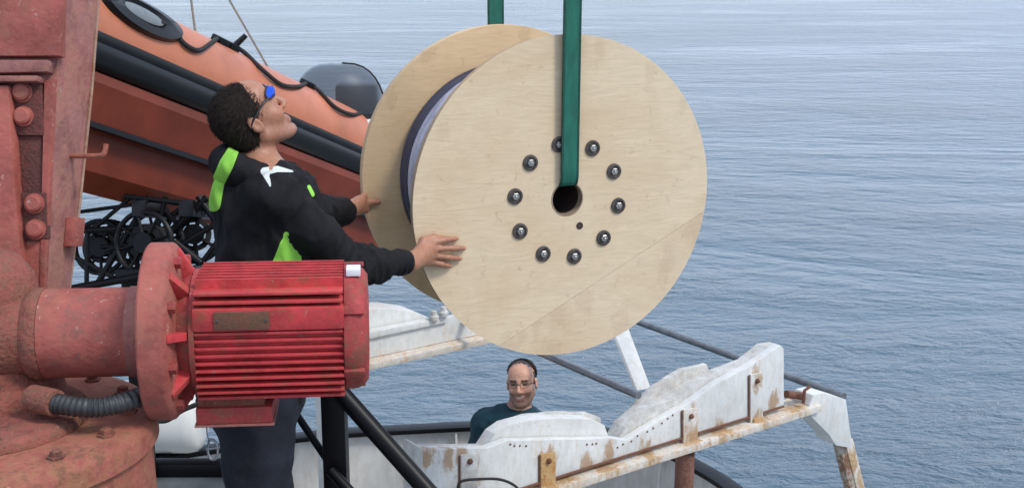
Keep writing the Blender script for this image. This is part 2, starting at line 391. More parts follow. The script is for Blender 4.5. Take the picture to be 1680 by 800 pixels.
def bounds(prims, m=.0):
    lo = np.full(3, 1e9); hi = -lo
    for p in prims:
        if p[6] < 0: continue
        r = max(p[3], p[4]) if p[0] == 'c' else None
        if p[0] == 'c': l, h = np.minimum(p[1], p[2])-r, np.maximum(p[1], p[2])+r
        else:
            e = np.sqrt(((p[3]*p[2][None])**2).sum(1)); l, h = p[1]-e, p[1]+e
        lo = np.minimum(lo, l); hi = np.maximum(hi, h)
    return lo-m, hi+m
def sdf(prims, inflate=0.0):
    bb = [bounds([p[:6]+(1,)], .07+abs(inflate)) for p in prims]
    def fn(X):
        d = np.full(len(X), .3)
        for p, (l, h) in zip(prims, bb):
            i = np.where(((X > l) & (X < h)).all(1))[0]
            if not len(i): continue
            x = pd(p, X[i])-(inflate if p[6] > 0 else 0); y = d[i]; k = p[5]
            if p[6] > 0:
                hh = np.maximum(k-np.abs(x-y), 0)/k; d[i] = np.minimum(x, y)-hh*hh*k*.25
            else:
                hh = np.maximum(k-np.abs(-x-y), 0)/k; d[i] = np.maximum(-x, y)+hh*hh*k*.25
        return d
    return fn
def sdf_obj(name, fn, lo, hi, h, mat, parent=None, loc=None, post=None):
    V, F = surface_nets(fn, lo, hi, h)
    for _ in range(2):                                     # light relax of the net
        acc = np.zeros_like(V); cnt = np.zeros(len(V))
        for i in range(4):
            np.add.at(acc, F[:, i], V[F[:, (i+1) % 4]]); np.add.at(cnt, F[:, i], 1)
        V = V*.5+acc/np.maximum(cnt, 1)[:, None]*.5
    if post: V = post(V, F)
    c = np.array(loc) if loc is not None else (V.min(0)+V.max(0))/2
    me = bpy.data.meshes.new(name); me.vertices.add(len(V)); me.vertices.foreach_set('co', (V-c).astype(np.float32).ravel())
    me.loops.add(F.size); me.loops.foreach_set('vertex_index', F.astype(np.int32).ravel())
    me.polygons.add(len(F)); me.polygons.foreach_set('loop_start', np.arange(0, F.size, 4, dtype=np.int32)); me.polygons.foreach_set('loop_total', np.full(len(F), 4, np.int32))
    me.polygons.foreach_set('use_smooth', np.ones(len(F), bool)); me.update(calc_edges=True); me.validate()
    for mm in ([mat] if isinstance(mat, str) else mat): me.materials.append(M[mm])
    o = bpy.data.objects.new(name, me); link(o, parent, c)
    return o, V, F
def vnormals(V, F):
    n = np.cross(V[F[:, 2]]-V[F[:, 0]], V[F[:, 3]]-V[F[:, 1]]); o = np.zeros_like(V)
    for i in range(4): np.add.at(o, F[:, i], n)
    return o/(np.linalg.norm(o, axis=1)[:, None]+1e-12)
def folds(amp, scale, stretch=(1, 1, 1), seed=0.):
    def post(V, F):
        n = vnormals(V, F); st = np.array(stretch)
        d = np.array([1-2*abs(mnoise.noise(Vector(p)))+.5*mnoise.noise(Vector(p)*2.7) for p in (V*st*scale+seed)]); d = d+.25*np.clip(d, 0, 1.5)**3
        return V+n*(d*amp)[:, None]
    return post
def tones(o, V, fn):
    a = o.data.color_attributes.new('tone', 'FLOAT_COLOR', 'POINT'); c = np.ones((len(V), 4), np.float32); c[:, :3] = fn(V)
    a.data.foreach_set('color', c.ravel())

def head_prims(beard=False):
    h = [ell((-.012, 0, .048), (.100, .078, .088), .02), ell((.036, 0, -.018), (.060, .060, .088), .04),
         ell((.055, 0, .062), (.040, .058, .045), .03)]
    for s in (-1, 1):
        h += [cap((-.004, s*.052, -.052), (.064, s*.018, -.098), .019, .019, .03), ell((.064, s*.040, -.022), (.026, .022, .024), .025),
              cap((.082, s*.044, .036), (.092, s*.008, .036), .009, .010, .014)]
    h += [ell((.082, 0, -.102), (.018, .022, .017), .02), cap((.094, 0, .032), (.119, 0, -.020), .008, .0125, .012),
          ell((.106, .013, -.026), (.012, .008, .008), .008), ell((.106, -.013, -.026), (.012, .008, .008), .008),
          cap((.093, -.02, -.058), (.093, .02, -.058), .0065, .0065, .01), cap((.092, -.017, -.071), (.092, .017, -.071), .008, .008, .01)]
    for s in (-1, 1):
        h.append(ell((.100, s*.033, .017), (.016, .018, .011), .012, op=-1))
        h.append(ell((.079, s*.032, .016), (.013, .0145, .010), .004))
        a = .25
        h.append(ell((-.012, s*.082, 0.0), (.021, .009, .033), .006, [[math.cos(a), 0, -math.sin(a)], [0, 1, 0], [math.sin(a), 0, math.cos(a)]]))
        h.append(ell((-.008, s*.093, .004), (.011, .009, .019), .006, op=-1))
    return h
def rot(cols): return np.array([list(c) for c in cols]).T
def finger(pts, r0, r1, k=.006): 
    n = len(pts)-1
    return [cap(pts[i], pts[i+1], r0+(r1-r0)*i/n, r0+(r1-r0)*(i+1)/n, k) for i in range(n)]

Z = Vector((0, 0, 1))
# ================================================================== THE SETTING
SEA_Z = -3.0; LOW_Z = -1.67
MB().add([(-9000, -3000, SEA_Z), (9000, -3000, SEA_Z), (9000, 15000, SEA_Z), (-9000, 15000, SEA_Z)], [(0, 1, 2, 3)]).build('sea', 'sea', smooth=0, kind='structure')

# bulwark line of the lower deck (height of its rail top known, so every pixel gives a point)
RAIL_Z = -.5
rail_px = [(130, 768), (240, 750), (345, 734), (470, 717), (570, 707), (680, 701), (790, 696), (900, 697), (1000, 708), (1075, 729), (1140, 762), (1200, 800), (1290, 880)]
rail = spline([on_z(x, y, RAIL_Z) for x, y in rail_px], 5)
rail = [rail[0]+Vector((-2.5, -.35, 0))]+rail+[rail[-1]+Vector((.9, -1.6, 0)), rail[-1]+Vector((1.1, -5.5, 0))]
def wall_strip(mb, line, z0, z1, th, out=0.0, n0=0):
    rings = []
    for i, p in enumerate(line):
        t = (line[min(i+1, len(line)-1)]-line[max(i-1, 0)]); t.z = 0; t.normalize(); nrm = Vector((-t.y, t.x, 0))
        a = Vector((p.x, p.y, 0))+nrm*out; b = a+nrm*th
        rings.append([a+Z*z0, b+Z*z0, b+Z*z1, a+Z*z1])
    mb.loft(rings); return mb
deckpoly = [Vector((p.x, p.y, LOW_Z)) for p in rail]+[Vector((rail[-1].x, -3, LOW_Z)), Vector((rail[0].x, -3, LOW_Z))]
MB().prism(deckpoly, (0, 0, -.06)).build('lower_deck', 'deck', smooth=0, kind='structure')
wall_strip(MB(), rail, -3.6, LOW_Z-.002, .05, .0).build('ship_side', 'hull', kind='structure')
bw = empty('bulwark', (rail[6].x, rail[6].y, LOW_Z), 'white painted bulwark with black capping rail round the lower deck', 'bulwark')
wall_strip(MB(), rail, LOW_Z, RAIL_Z-.03, .03, .01).build('plating', 'bulwark', bw)
wall_strip(MB(), rail, RAIL_Z-.028, RAIL_Z, .10, -.035).build('capping_rail', 'black', bw, bev=.006)
acc = 0
for i in range(1, len(rail)):
    acc += (rail[i]-rail[i-1]).length
    if acc > .62 and -2.2 < rail[i].x < 2.2:
        acc = 0; p = rail[i]; t = (rail[i]-rail[i-1]).normalized(); nrm = Vector((-t.y, t.x, 0))
        MB().prism([Vector((p.x, p.y, LOW_Z))-nrm*.16, Vector((p.x, p.y, LOW_Z))+nrm*.008, Vector((p.x, p.y, RAIL_Z-.03))+nrm*.008, Vector((p.x, p.y, RAIL_Z-.03))-nrm*.025], t*.012).build('bulwark_stay', 'bulwark', bw)

# upper deck platform with its black coaming
d0 = on_z(-500, 792, 0).y; xe = P(440, 790, 5.2).x
updeck = [Vector((-3.2, -2.5, 0)), Vector((-.42, -2.5, 0)), Vector((-.42, 4.35, 0)), Vector((xe, 4.35, 0)), Vector((xe, 4.95, 0)), Vector((-3.2, 4.95, 0))]
MB().prism(updeck, (0, 0, -.08)).build('upper_deck', 'deck', smooth=0, kind='structure')
wl = [Vector((-.44, -2.4, 0)), Vector((-.44, 4.33, 0)), Vector((xe-.02, 4.33, 0)), Vector((xe-.02, 4.93, 0)), Vector((-3.1, 4.93, 0))]
for a, b in zip(wl[:-1], wl[1:]):
    t = (b-a).normalized(); nrm = Vector((-t.y, t.x, 0))
    MB().box((a+b)/2+Z*((LOW_Z-.08)/2)+nrm*.015, (t, nrm, Z), ((b-a).length/2-.012, .012, (-LOW_Z-.08)/2-.002)).build('deckhouse_side', 'bulwark', smooth=0, kind='structure')
MB().box(((-3.2+xe)/2, 4.9, .032), (RT, Vector((0, 1, 0)), Z), ((3.2+xe)/2, .04, .03)).build('coaming', 'black', bev=.012,
    label='low black steel coaming along the upper deck edge', cat='coaming')

# ================================================================== CABLE REEL
RS = .55/.62
RC = C2W(.211*RS, -.172*RS, 4.652*RS)
RN = (RT*-.391+UP*.2014+FW*.898); RN.z = 0; RN.normalize()
RE1 = RN.cross(Z).normalized(); RE2 = RE1.cross(RN).normalized()
if RE1.x < 0: RE1 = -RE1
RE2 = Z.copy(); R0 = .55; RH = .060; SEP = .577
reel = empty('cable_reel', RC+RN*.3-Z*R0, 'big plywood cable reel hanging in green webbing slings', 'cable reel')
def disc(o, d, t0, t1, rin, rout, n=128): return MB().lathe(o, d, [(t0, rin), (t0, rout), (t1, rout), (t1, rin)], n, closed=True)
ff = disc(RC, RN, .004, .034, RH, R0-.002).build('front_flange', 'plyedge', reel, bev=.003)
bfl = disc(RC, RN, SEP, SEP+.034, RH, R0).build('back_flange', 'plyback', reel, bev=.003)
chord_a = on_plane(812, 572, RC, RN); chord_b = on_plane(1158, 345, RC, RN)
cn = (chord_b-chord_a).normalized().cross(RN).normalized()
if cn.dot(RC-chord_a) < 0: cn = -cn
def panel(keep, mat, thick):
    mb = disc(RC, RN, .004-thick, .0035, RH, R0, 144)
    me = bpy.data.meshes.new('face_panel'); me.from_pydata([v-RC for v in mb.v], [], mb.f)
    bm = bmesh.new(); bm.from_mesh(me); bmesh.ops.remove_doubles(bm, verts=bm.verts, dist=1e-6); bmesh.ops.recalc_face_normals(bm, faces=bm.faces)
    r = bmesh.ops.bisect_plane(bm, geom=bm.verts[:]+bm.edges[:]+bm.faces[:], plane_co=chord_a-RC+cn*(.0006*keep), plane_no=cn*keep, clear_inner=True)
    bmesh.ops.holes_fill(bm, edges=[e for e in bm.edges if e.is_boundary])
    bmesh.ops.recalc_face_normals(bm, faces=bm.faces); bm.to_mesh(me); bm.free(); me.materials.append(M[mat])
    o = bpy.data.objects.new('face_panel', me); return link(o, ff, RC)
panel(1, 'ply', .004); panel(-1, 'ply2', .0032)
# drum with the wound cable
MB().lathe(RC, RN, [(.036, .10), (.036, .385), (SEP-.002, .385), (SEP-.002, .10)], 96, closed=True).build('drum', 'plyback', reel)
nt_ = 13; wd = (SEP-.042)/nt_
for k in range(nt_):
    pr = [(.039+wd*(k+.02), .386)]+[(.039+wd*(k+.5-.48*math.cos(math.pi*j/8)), .398+wd*.34*math.sin(math.pi*j/8)+.002*math.sin(k*2.3)) for j in range(9)]+[(.039+wd*(k+.98), .386)]
    MB().lathe(RC, RN, pr, 80, closed=True).build('cable_turn', 'cabledark' if k in (1, 4, 5, 8, 11, 12) else 'cable', reel, smooth=60)
MB().lathe(RC, RN, [(.006, RH-.003), (.006, RH+.012), (SEP+.03, RH+.012), (SEP+.03, RH-.003)], 48, closed=True).build('hub_tube', 'hole', reel)
MB().lathe(RC, RN, [(-.0012, RH-.0045), (-.0012, RH-.0005), (.03, RH-.0005), (.03, RH-.0045)], 48, closed=True).build('hub_liner', 'borewood', reel)
bolt0 = None
RF = RC-RN*.0005
for px, py in [(917, 237), (972, 243), (1007, 281), (1014, 337), (990, 390), (942, 420), (891, 416), (853, 379), (845, 322), (870, 267)]:
    w = on_plane(px, py, RF, RN)
    if bolt0 is None:
        b0 = MB().lathe(w, -RN, [(.0, .0125), (.009, .0125), (.0105, .0105), (.0105, .004), (.014, .0035), (.016, .001)], 6).build('bolt', 'steel', reel, smooth=25)
        ws = MB().lathe(w, -RN, [(.0, .009), (.0, .0275), (.005, .0265), (.006, .0205), (.0022, .0175), (.0022, .009)], 28, closed=True).build('washer', 'washer', b0)
        bolt0 = (b0, ws, WL[b0.name]-w, WL[ws.name]-w)
    else:
        b = dup(bolt0[0], w+bolt0[2], reel); dup(bolt0[1], w+bolt0[3], b)
w = on_plane(951, 370, RF, RN)
MB().lathe(w, -RN, [(.0, .004), (.0, .0125), (.0012, .0125), (.0012, .004)], 20, closed=True).build('pilot_hole', 'hole', reel)
MB().lathe(w, -RN, [(.0, .0001), (.0, .0045), (.0006, .0045), (.0006, .0001)], 20, closed=True).build('pilot_plug', 'washer', reel)

# ------------------------------------------------------------------ webbing sling (through the hub, up on both sides)
def ribbon(mb, path, wdir, hw, th):
    rings = []
    for i, p in enumerate(path):
        t = (path[min(i+1, len(path)-1)]-path[max(i-1, 0)]).normalized(); nn = t.cross(wdir).normalized()
        rings.append([p-wdir*hw-nn*th, p+wdir*hw-nn*th, p+wdir*hw+nn*th, p-wdir*hw+nn*th])
    return mb.loft(rings)
def arc_path(front):
    s = -1 if front else 1
    base = RC if front else RC+RN*(SEP+.034)
    pts = [RC+RN*.3+Z*(RH-.012), base-RN*s*.03+Z*(RH-.012), base+RN*s*.006+Z*(RH-.008), base+RN*s*.017+Z*(RH+.016)]
    return spline(pts, 5)+[base+RN*s*(.017+.004*k)+Z*(RH+.02+.3*k+.03) for k in range(0, 12)]
fp, bp = arc_path(True), arc_path(False)
full = fp[::-1]+bp[1:]
slg = empty('lifting_sling', RC+RN*.3+Z*RH, 'green flat webbing sling passing through the reel hub and up on both sides', 'sling')
ribbon(MB(), full, RE1, .0275, .0026).build('webbing', 'strap', slg, smooth=50)
for s in (-1, 1):
    ribbon(MB(), [p+RE1*s*.0285 for p in full], RE1, .0035, .0036).build('webbing_edge', 'strapedge', slg, smooth=50)

# ================================================================== DECK CRANE
DC = P(-20, 690, 2.35); PEDR = .315
crane = empty('deck_crane', (DC.x, DC.y, 0), 'weathered red painted deck crane with a finned electric motor on its side', 'crane')
zt = DC.z
MB().lathe((DC.x, DC.y, 0), Z, [(.0, PEDR-.01), (zt-.22, PEDR-.012), (zt-.055, PEDR-.014), (zt-.052, PEDR)] + [(zt-.02, PEDR), (zt-.012, PEDR-.003), (zt-.003, PEDR-.012), (zt, PEDR-.03), (zt, .02)], 96).build('pedestal', 'crane_disc', crane)
MB().lathe((DC.x, DC.y, zt), Z, [(.001, .19), (.012, .188), (.02, .18), (.022, .165), (.022, .02)], 72).build('bearing_ring', 'crane_cast', crane)
pb0 = None
for k in range(14):
    a = 2*math.pi*k/14+.17; w = DC+Vector((math.cos(a), math.sin(a), 0))*.262
    if pb0 is None: pb0 = MB().lathe(w, Z, [(.001, .017), (.004, .017), (.0042, .011), (.013, .011), (.015, .008)], 6).build('flange_bolt', 'crane_cast', crane, smooth=20)
    else: dup(pb0, Vector((w.x, w.y, WL[pb0.name].z)), crane)
A = P(320, 541, 2.42); B = P(577, 535, 2.455); AX = (B-A).normalized(); TC = AX.cross(Z).normalized(); TU = TC.cross(AX).normalized()
if TC.dot(CAM-A) < 0: TC = -TC
if TU.z < 0: TU = -TU
ML = (B-A).length
# gear casting under the coupling
G = P(-30, 560, 2.42); gx = Vector((G.x, G.y, 0))
MB().lathe((G.x, G.y, zt+.02), Z, [(0, .15), (.03, .145), (.06, .125), (.12, .118), (.19, .118), (.24, .11), (.275, .085), (.29, .05), (.295, .01)], 48).build('gear_case', 'crane_cast', crane)
sG = -(G-A).dot(AX)
MB().lathe(A, -AX, [(.285, .088), (.29, .090), (.30, .0905), (.312, .085), (.318, .079), (.34, .082), (.352, .086), (.37, .088), (sG, .09)], 48).build('coupling_collar', 'crane_cast', crane)
MB().lathe(A, -AX, [(.085, .088), (.092, .0895), (.122, .0895), (.123, .0875), (.284, .0875), (.2845, .06)], 64).build('coupling_tube', 'crane', crane)
MB().lathe(A, -AX, [(.0845, .05), (.0848, .0896), (.121, .0899), (.1212, .05)], 64, closed=True).build('scuffed_band', 'crane_grey', crane)
bf = MB().lathe(A, -AX, [(.02, .10), (.03, .165), (.0375, .1735), (.041, .175), (.08, .175), (.0835, .172), (.084, .09)], 80).build('bell_flange', 'crane', crane)
MB().lathe(A, -AX, [(-.004, .112), (.004, .112), (.018, .104), (.036, .10)], 64).build('flange_neck', 'motor_end', bf)
for k in range(8):
    a = 2*math.pi*k/8+.2; rd = TC*math.cos(a)+TU*math.sin(a); tg = -TC*math.sin(a)+TU*math.cos(a)
    MB().prism([A-AX*.0365+rd*.098-tg*.008, A-AX*.0365+rd*.160-tg*.008, A-AX*.026+rd*.163-tg*.008, A+AX*.002+rd*.120-tg*.008, A+AX*.002+rd*.098-tg*.008], tg*.016).build('web', 'motor', bf, bev=.002)
    a2 = a+math.pi/8; rd = TC*math.cos(a2)+TU*math.sin(a2)
    MB().lathe(A-AX*.030+rd*.148, AX, [(0, .012), (.014, .012), (.016, .009)], 6).build('nut', 'motor_end', bf, smooth=20)
mot = MB().lathe(A, AX, [(.0, .09), (.002, .108), (.012, .105), (ML-.012, .105), (ML-.002, .108), (ML, .09)], 72).build('motor', 'motor', crane)
def sup(z, r=.1225, e=5.0): return (max(r**e-abs(z)**e, 0))**(1/e)
zs = [-.108+.0149*k for k in range(15)]
for z in zs:
    if .030 < z < .078: continue
    d = min(sup(z), .121); 
    MB().prism([A+AX*.014+TU*(z-.0022)+TC*(d-.003), A+AX*.014+TU*(z-.0038)+TC*.05, A+AX*(ML-.014)+TU*(z-.0038)+TC*.05, A+AX*(ML-.014)+TU*(z-.0022)+TC*(d-.003)], TU*.0055).build('fin', 'motor', mot, bev=.0012)
    MB().box(A+AX*(ML/2)+TU*z-TC*(.05+d)/2, (AX, TC, TU), (ML/2-.014, (d-.05)/2, .0026)).build('fin', 'motor', mot)
for x in [-.066+.022*k for k in range(7)]:
    d = min(sup(x), .121)
    for s in (1, -1):
        MB().box(A+AX*(ML/2)+TC*x+TU*s*(.06+d)/2, (AX, TC, TU), (ML/2-.014, .0026, (d-.06)/2)).build('fin', 'motor', mot)
# raised lug with the name plate between the fins
MB().box(A+AX*(ML/2)+TU*.054+TC*.085, (AX, TU, TC), (ML/2-.012, .0225, .036)).build('terminal_lug', 'motor', mot, bev=.006)
MB().box(A+AX*.105+TU*.054+TC*.1225, (AX, TU, TC), (.052, .0175, .0016)).build('nameplate', 'nameplate', mot, bev=.001)
for dx in (-.045, .045):
    MB().lathe(A+AX*(.105+dx)+TU*.054+TC*.1235, TC, [(0, .003), (.0018, .003), (.0026, .001)], 8).build('plate_rivet', 'washer', mot)
MB().lathe(A, AX, [(.004, .111), (.0045, .122), (.014, .123), (.0142, .104)], 72, closed=True).build('end_ring', 'motor_end', mot)
MB().lathe(A, AX, [(ML-.013, .104), (ML-.0125, .123), (ML-.004, .1245), (ML+.012, .123), (ML+.024, .117), (ML+.033, .105), (ML+.035, .06), (ML+.035, .01)], 72).build('fan_cover', 'motor_end', mot)
for a in (.55, -.5, 1.9, 3.3, 4.6):
    rd = TC*math.cos(a)+TU*math.sin(a); tg = -TC*math.sin(a)+TU*math.cos(a)
    MB().box(A+AX*(ML+.006)+rd*.125, (AX, tg, rd), (.020, .009, .005)).build('cover_clip', 'motor_end', mot, bev=.002)
MB().box(A+AX*(ML+.006)+TC*.03+TU*.124, (AX, TC, TU), (.014, .02, .007)).build('tape', 'tag', mot, bev=.002)
# terminal box under the motor
MB().box(A+AX*.072-TU*.122+TC*.01, (AX, TC, TU), (.064, .055, .016)).build('box_neck', 'crane_cast', mot)
MB().box(A+AX*.078-TU*.154+TC*.01, (AX, TC, TU), (.074, .066, .017)).build('terminal_box', 'motor_end', mot, bev=.004)
MB().box(A+AX*.078-TU*.1735+TC*.01, (AX, TC, TU), (.077, .069, .002)).build('box_gasket', 'crane_grey', mot, bev=.001)
MB().tube(spline([P(236, 684, 3.2), P(270, 690, 3.2), P(300, 672, 3.2), P(335, 660, 3.2), P(380, 655, 3.2)], 5), .007, 8).build('power_cable', 'rope', crane)
# corrugated hose
hp = spline([P(70, 655, 2.30), P(95, 662, 2.28), P(150, 668, 2.27), P(200, 660, 2.29), P(262, 636, 2.37), P(290, 610, 2.45)], 26)
MB().tube(hp, [.0195 if (i % 4) < 2 else .0165 for i in range(len(hp))], 14).build('hose', 'hose', crane, smooth=50)
MB().tube([P(52, 652, 2.31), P(92, 661, 2.28)], .026, 16).build('hose_fitting', 'crane_cast', crane, bev=.003)
# crane column
cf = 2.58
col_lo = [P(-140, 640, cf), P(68, 640, cf), P(100, 640, cf+.15), P(-140, 640, cf+.45)]
col_hi = [P(-140, -120, cf), P(106, -120, cf), P(176, -120, cf+.15), P(-140, -120, cf+.5)]
column = MB().loft([col_lo, col_hi]).build('column', 'crane_grey', crane, bev=.004)
CNRM = -FW
def slab(pts, d, th, name, mat, bev=.003, par=None):
    return MB().prism([P(x, y, d) for x, y in pts], FW*th).build(name, mat, par or column, bev=bev)
slab([(-130, -110), (103, -110), (98, 92), (-130, 92)], cf-.03, .034, 'upper_plate', 'crane', .004)
slab([(-130, 98), (80, 98), (78, 118), (-130, 122)], cf-.036, .04, 'ledge', 'crane_grey', .004)
slab([(-130, 124), (62, 124), (60, 133), (-130, 136)], cf-.05, .055, 'ledge', 'crane_grey', .003)
slab([(-130, 140), (14, 140), (24, 300), (38, 478), (30, 500), (-130, 500)], cf-.04, .05, 'cheek_plate', 'crane', .005)
slab([(72, 132), (90, 128), (80, 330), (72, 486), (64, 486)], cf-.012, .02, 'edge_strip', 'crane', .003)
slab([(13, 136), (68, 136), (72, 222), (22, 222)], cf-.014, .02, 'bolt_plate', 'crane_rust', .003)
slab([(24, 222), (68, 222), (72, 318), (32, 318)], cf-.005, .012, 'packing_strip', 'crane_rust', .002)
slab([(30, 316), (76, 316), (78, 392), (36, 392)], cf-.014, .02, 'bolt_plate', 'crane_rust', .003)
slab([(36, 396), (74, 396), (72, 486), (44, 486)], cf-.008, .012, 'lower_strip', 'crane', .002)
cb = None
for px, py in [(37, 152), (39, 191), (57, 334), (59, 376)]:
    w = P(px, py, cf-.0142)
    if cb is None:
        cb = MB().lathe(w, CNRM, [(0, .0215), (.004, .0215), (.0042, .0185), (.014, .0175), (.0175, .013), (.018, .004)], 20).build('column_bolt', 'crane', column, smooth=30); cbo = WL[cb.name]-w
    else: dup(cb, w+cbo, column)
MB().tube([P(163, -20, cf+.145), P(150, 150, cf+.145), P(131, 330, cf+.145), P(113, 478, cf+.145)], .0042, 6).build('worn_edge', 'crane_edge', column)
slab([(108, 356), (122, 356), (118, 404), (104, 404)], cf+.055, .07, 'lug', 'crane', .003)
MB().tube(spline([P(100, 255, cf+.07), P(140, 256, cf+.05), P(166, 255, cf+.04), P(172, 248, cf+.04), P(174, 236, cf+.04)], 4), .0055, 8).build('hook_rod', 'crane_disc', column)
sh = empty('shackle', P(347, 750, 2.45), 'small steel shackle dangling on a thin wire below the red motor', 'shackle')
MB().tube([P(338, 689, 2.44), P(340, 712, 2.44), P(343, 722, 2.44)], .0014, 6).build('wire', 'dark', sh)
MB().tube(spline([P(343, 720, 2.44), P(352, 722, 2.44), P(357, 735, 2.44), P(355, 750, 2.44), P(346, 752, 2.44), P(341, 740, 2.44), P(343, 722, 2.44)], 5), .0026, 8).build('bow', 'dark', sh)
MB().tube([P(338, 736, 2.44), P(360, 733, 2.44)], .003, 8).build('pin', 'dark', sh)

# ================================================================== INFLATABLE BOAT
S0 = P(163, 78, 4.6); S1 = P(600, 262, 6.6); BD = (S1-S0).normalized(); BLEN = (S1-S0).length
BN = BD.cross(Z).normalized()
if BN.dot(CAM-S0) < 0: BN = -BN
BU = BN.cross(BD).normalized()
if BU.z < 0: BU = -BU
TR = .235; TAX = S0-BN*.205+BU*.055
def bt(s, n=0, u=0): return S0+BD*s+BN*n+BU*u
boat = empty('rescue_boat', bt(BLEN*.4, -.7, -.65), 'orange rigid inflatable boat with black rubbing strake hung bow up', 'boat')
s0, s1 = -1.0, BLEN+.85
def tube_ring(s, c, r): return [c+BD*s+(BN*math.cos(a)+BU*math.sin(a))*r for a in (2*math.pi*k/40 for k in range(40))]
for off in (0, 1):
    c = TAX-BN*off*1.25
    rg = [tube_ring(s0-.16, c, .08), tube_ring(s0-.1, c, .17), tube_ring(s0, c, .22)]+[tube_ring(s0+.1+(s1-s0-.1)*k/12, c, TR) for k in range(13)]+[tube_ring(s1+.1, c, .12)]
    MB().loft(rg).build('buoyancy_tube', 'orange', boat, smooth=60)
sk = [(-.02, -.090), (.014, -.084), (.032, -.06), (.040, -.02), (.036, .004), (.030, .012), (.034, .022), (.034, .05), (.014, .083), (-.03, .090)]
MB().loft([[bt(s, n-.004, u) for n, u in sk] for s in np.linspace(s0, s1, 20)]).build('rubbing_strake', 'rubber', boat, smooth=50)
hs = [(-.06, -.09), (.0, -.092), (.006, -.13), (-.012, -.185), (-.035, -.285), (-.075, -.305), (-.09, -.45), (-.15, -.53), (-.83, -.37), (-1.51, -.30), (-1.57, -.30), (-1.60, -.27), (-1.625, -.25), (-1.63, -.185), (-1.56, -.155)]  # first points lap the tube's lower half, so dark hull colour paints its shade
MB().loft([[bt(s, n, u) for n, u in hs] for s in np.linspace(s0+.1, s1-.1, 12)]).build('hull', 'hullshaded', boat, smooth=25)
MB().loft([[bt(s, n, u) for n, u in [(-.032, -.27), (-.012, -.275), (-.012, -.296), (-.034, -.302)]] for s in np.linspace(s0+.1, s1-.1, 8)]).build('spray_rail', 'rubber', boat)
MB().loft([[bt(s, n, u) for n, u in [(-.36, .06), (-1.3, .06), (-1.3, .0), (-.36, .0)]] for s in (s0+.2, s1-.1)]).build('boat_floor', 'fibreglass', boat)
def ray_cyl(px, py, r):
    d = ray(px, py).normalized(); o = CAM-TAX
    dp = d-BD*d.dot(BD); op = o-BD*o.dot(BD); a = dp.dot(dp); b = op.dot(dp); c = op.dot(op)-r*r; q = b*b-a*c
    t = (-b-math.sqrt(q))/a if q > 0 else -b/a
    p = CAM+d*t
    if q <= 0:
        ax = TAX+BD*(p-TAX).dot(BD); p = ax+(p-ax).normalized()*r
    return p
rp = [(262, 38), (285, 45), (300, 70), (325, 83), (345, 72), (362, 54), (378, 58), (400, 82), (430, 114), (462, 139), (490, 142), (506, 134), (522, 148), (550, 176), (578, 188), (602, 182), (625, 190)]
MB().tube(spline([ray_cyl(x, y, TR+.013) for x, y in rp], 6), .0105, 8).build('lifeline', 'rope', boat)
for (x, y) in [(366, 58), (384, 66), (506, 136), (612, 186)]:
    c = ray_cyl(x, y, TR+.008); ax = TAX+BD*(c-TAX).dot(BD); rd = (c-ax).normalized()
    MB().box(c, (BD, BD.cross(rd), rd), (.036, .03, .02)).build('rope_patch', 'rubber', boat, bev=.008)
c0 = ray_cyl(388, 64, TR); MB().tube([c0, c0+(P(410, 49, 5.75)-P(388, 64, 5.75))*1.0+BU*.02], [.016, .012], 8).build('cleat', 'rubber', boat)
hc_ = ray_cyl(232, 27, TR); ax = TAX+BD*(hc_-TAX).dot(BD); rd = (hc_-ax).normalized(); tg = BD.cross(rd).normalized()
ang0 = math.atan2(rd.dot(BU), rd.dot(BN)); sc = (hc_-TAX).dot(BD)
def tpt(s, a, r): return TAX+BD*s+(BN*math.cos(a)+BU*math.sin(a))*r
def oval(q, sx, sy, h): return [tpt(sc+sx*q*math.cos(t), ang0+sy*q*math.sin(t), TR+h) for t in (2*math.pi*k/36 for k in range(36))]
MB().loft([oval(1, .25, .36, -.01), oval(1, .25, .36, .010), oval(.95, .25, .36, .026), oval(.62, .25, .36, .030), oval(.52, .25, .36, .012), oval(.1, .25, .36, .010)]).build('grab_handle', 'rubber', boat, smooth=50)
MB().loft([oval(1, .12, .15, .008), oval(1, .12, .15, .018), oval(.7, .12, .15, .024), oval(.1, .12, .15, .025)]).build('handle_patch', 'greyrubber', boat, smooth=60)
# white console edge and smoked windscreen
MB().loft([[TAX+BD*s+BN*n+BU*u for n, u in [(-.12, .10), (-.34, .12), (-.34, .30), (-.16, .29)]] for s in ((P(395, 90, 5.7)-TAX).dot(BD), (P(500, 140, 6.2)-TAX).dot(BD))]).build('console', 'fibreglass', boat, bev=.012)
wc = P(556, 186, 6.85); rings = []
def wshell(k):
    out = []
    for i in range(9):
        v = i/8*math.pi*.5
        out.append([wc+RT*(.262*k*math.cos(t)*(1-.10*math.sin(v)**3)*max(math.cos(v), .02)**.55)+Vector((0, -1, 0))*(.22*k*math.sin(t)*max(math.cos(v), .02)**.5)+Z*(.28*k*math.sin(v)) for t in (math.pi*j/20 for j in range(21))])
    return out
oR, iR = wshell(1), wshell(.97)
mb = MB(); mb.loft(oR, cap=False, closed=False); mb.loft(iR, cap=False, closed=False); mb.build('windscreen', 'acrylic', boat, smooth=70)
MB().tube([oR[0][j]*1.0 for j in range(21)], .012, 8).build('screen_trim', 'black', boat)
MB().tube([oR[i][0] for i in range(9)], .006, 6).build('screen_trim', 'black', boat)
MB().box(wc+RT*.10+Vector((0, .05, .075)), (RT, Vector((0, 1, 0)), Z), (.115, .08, .085)).build('instrument_pod', 'greyrubber', boat, bev=.02)
MB().box(wc+Vector((0, -.02, -.16)), (RT, Vector((0, 1, 0)), Z), (.24, .2, .15)).build('console_base', 'fibreglass', boat, bev=.03)
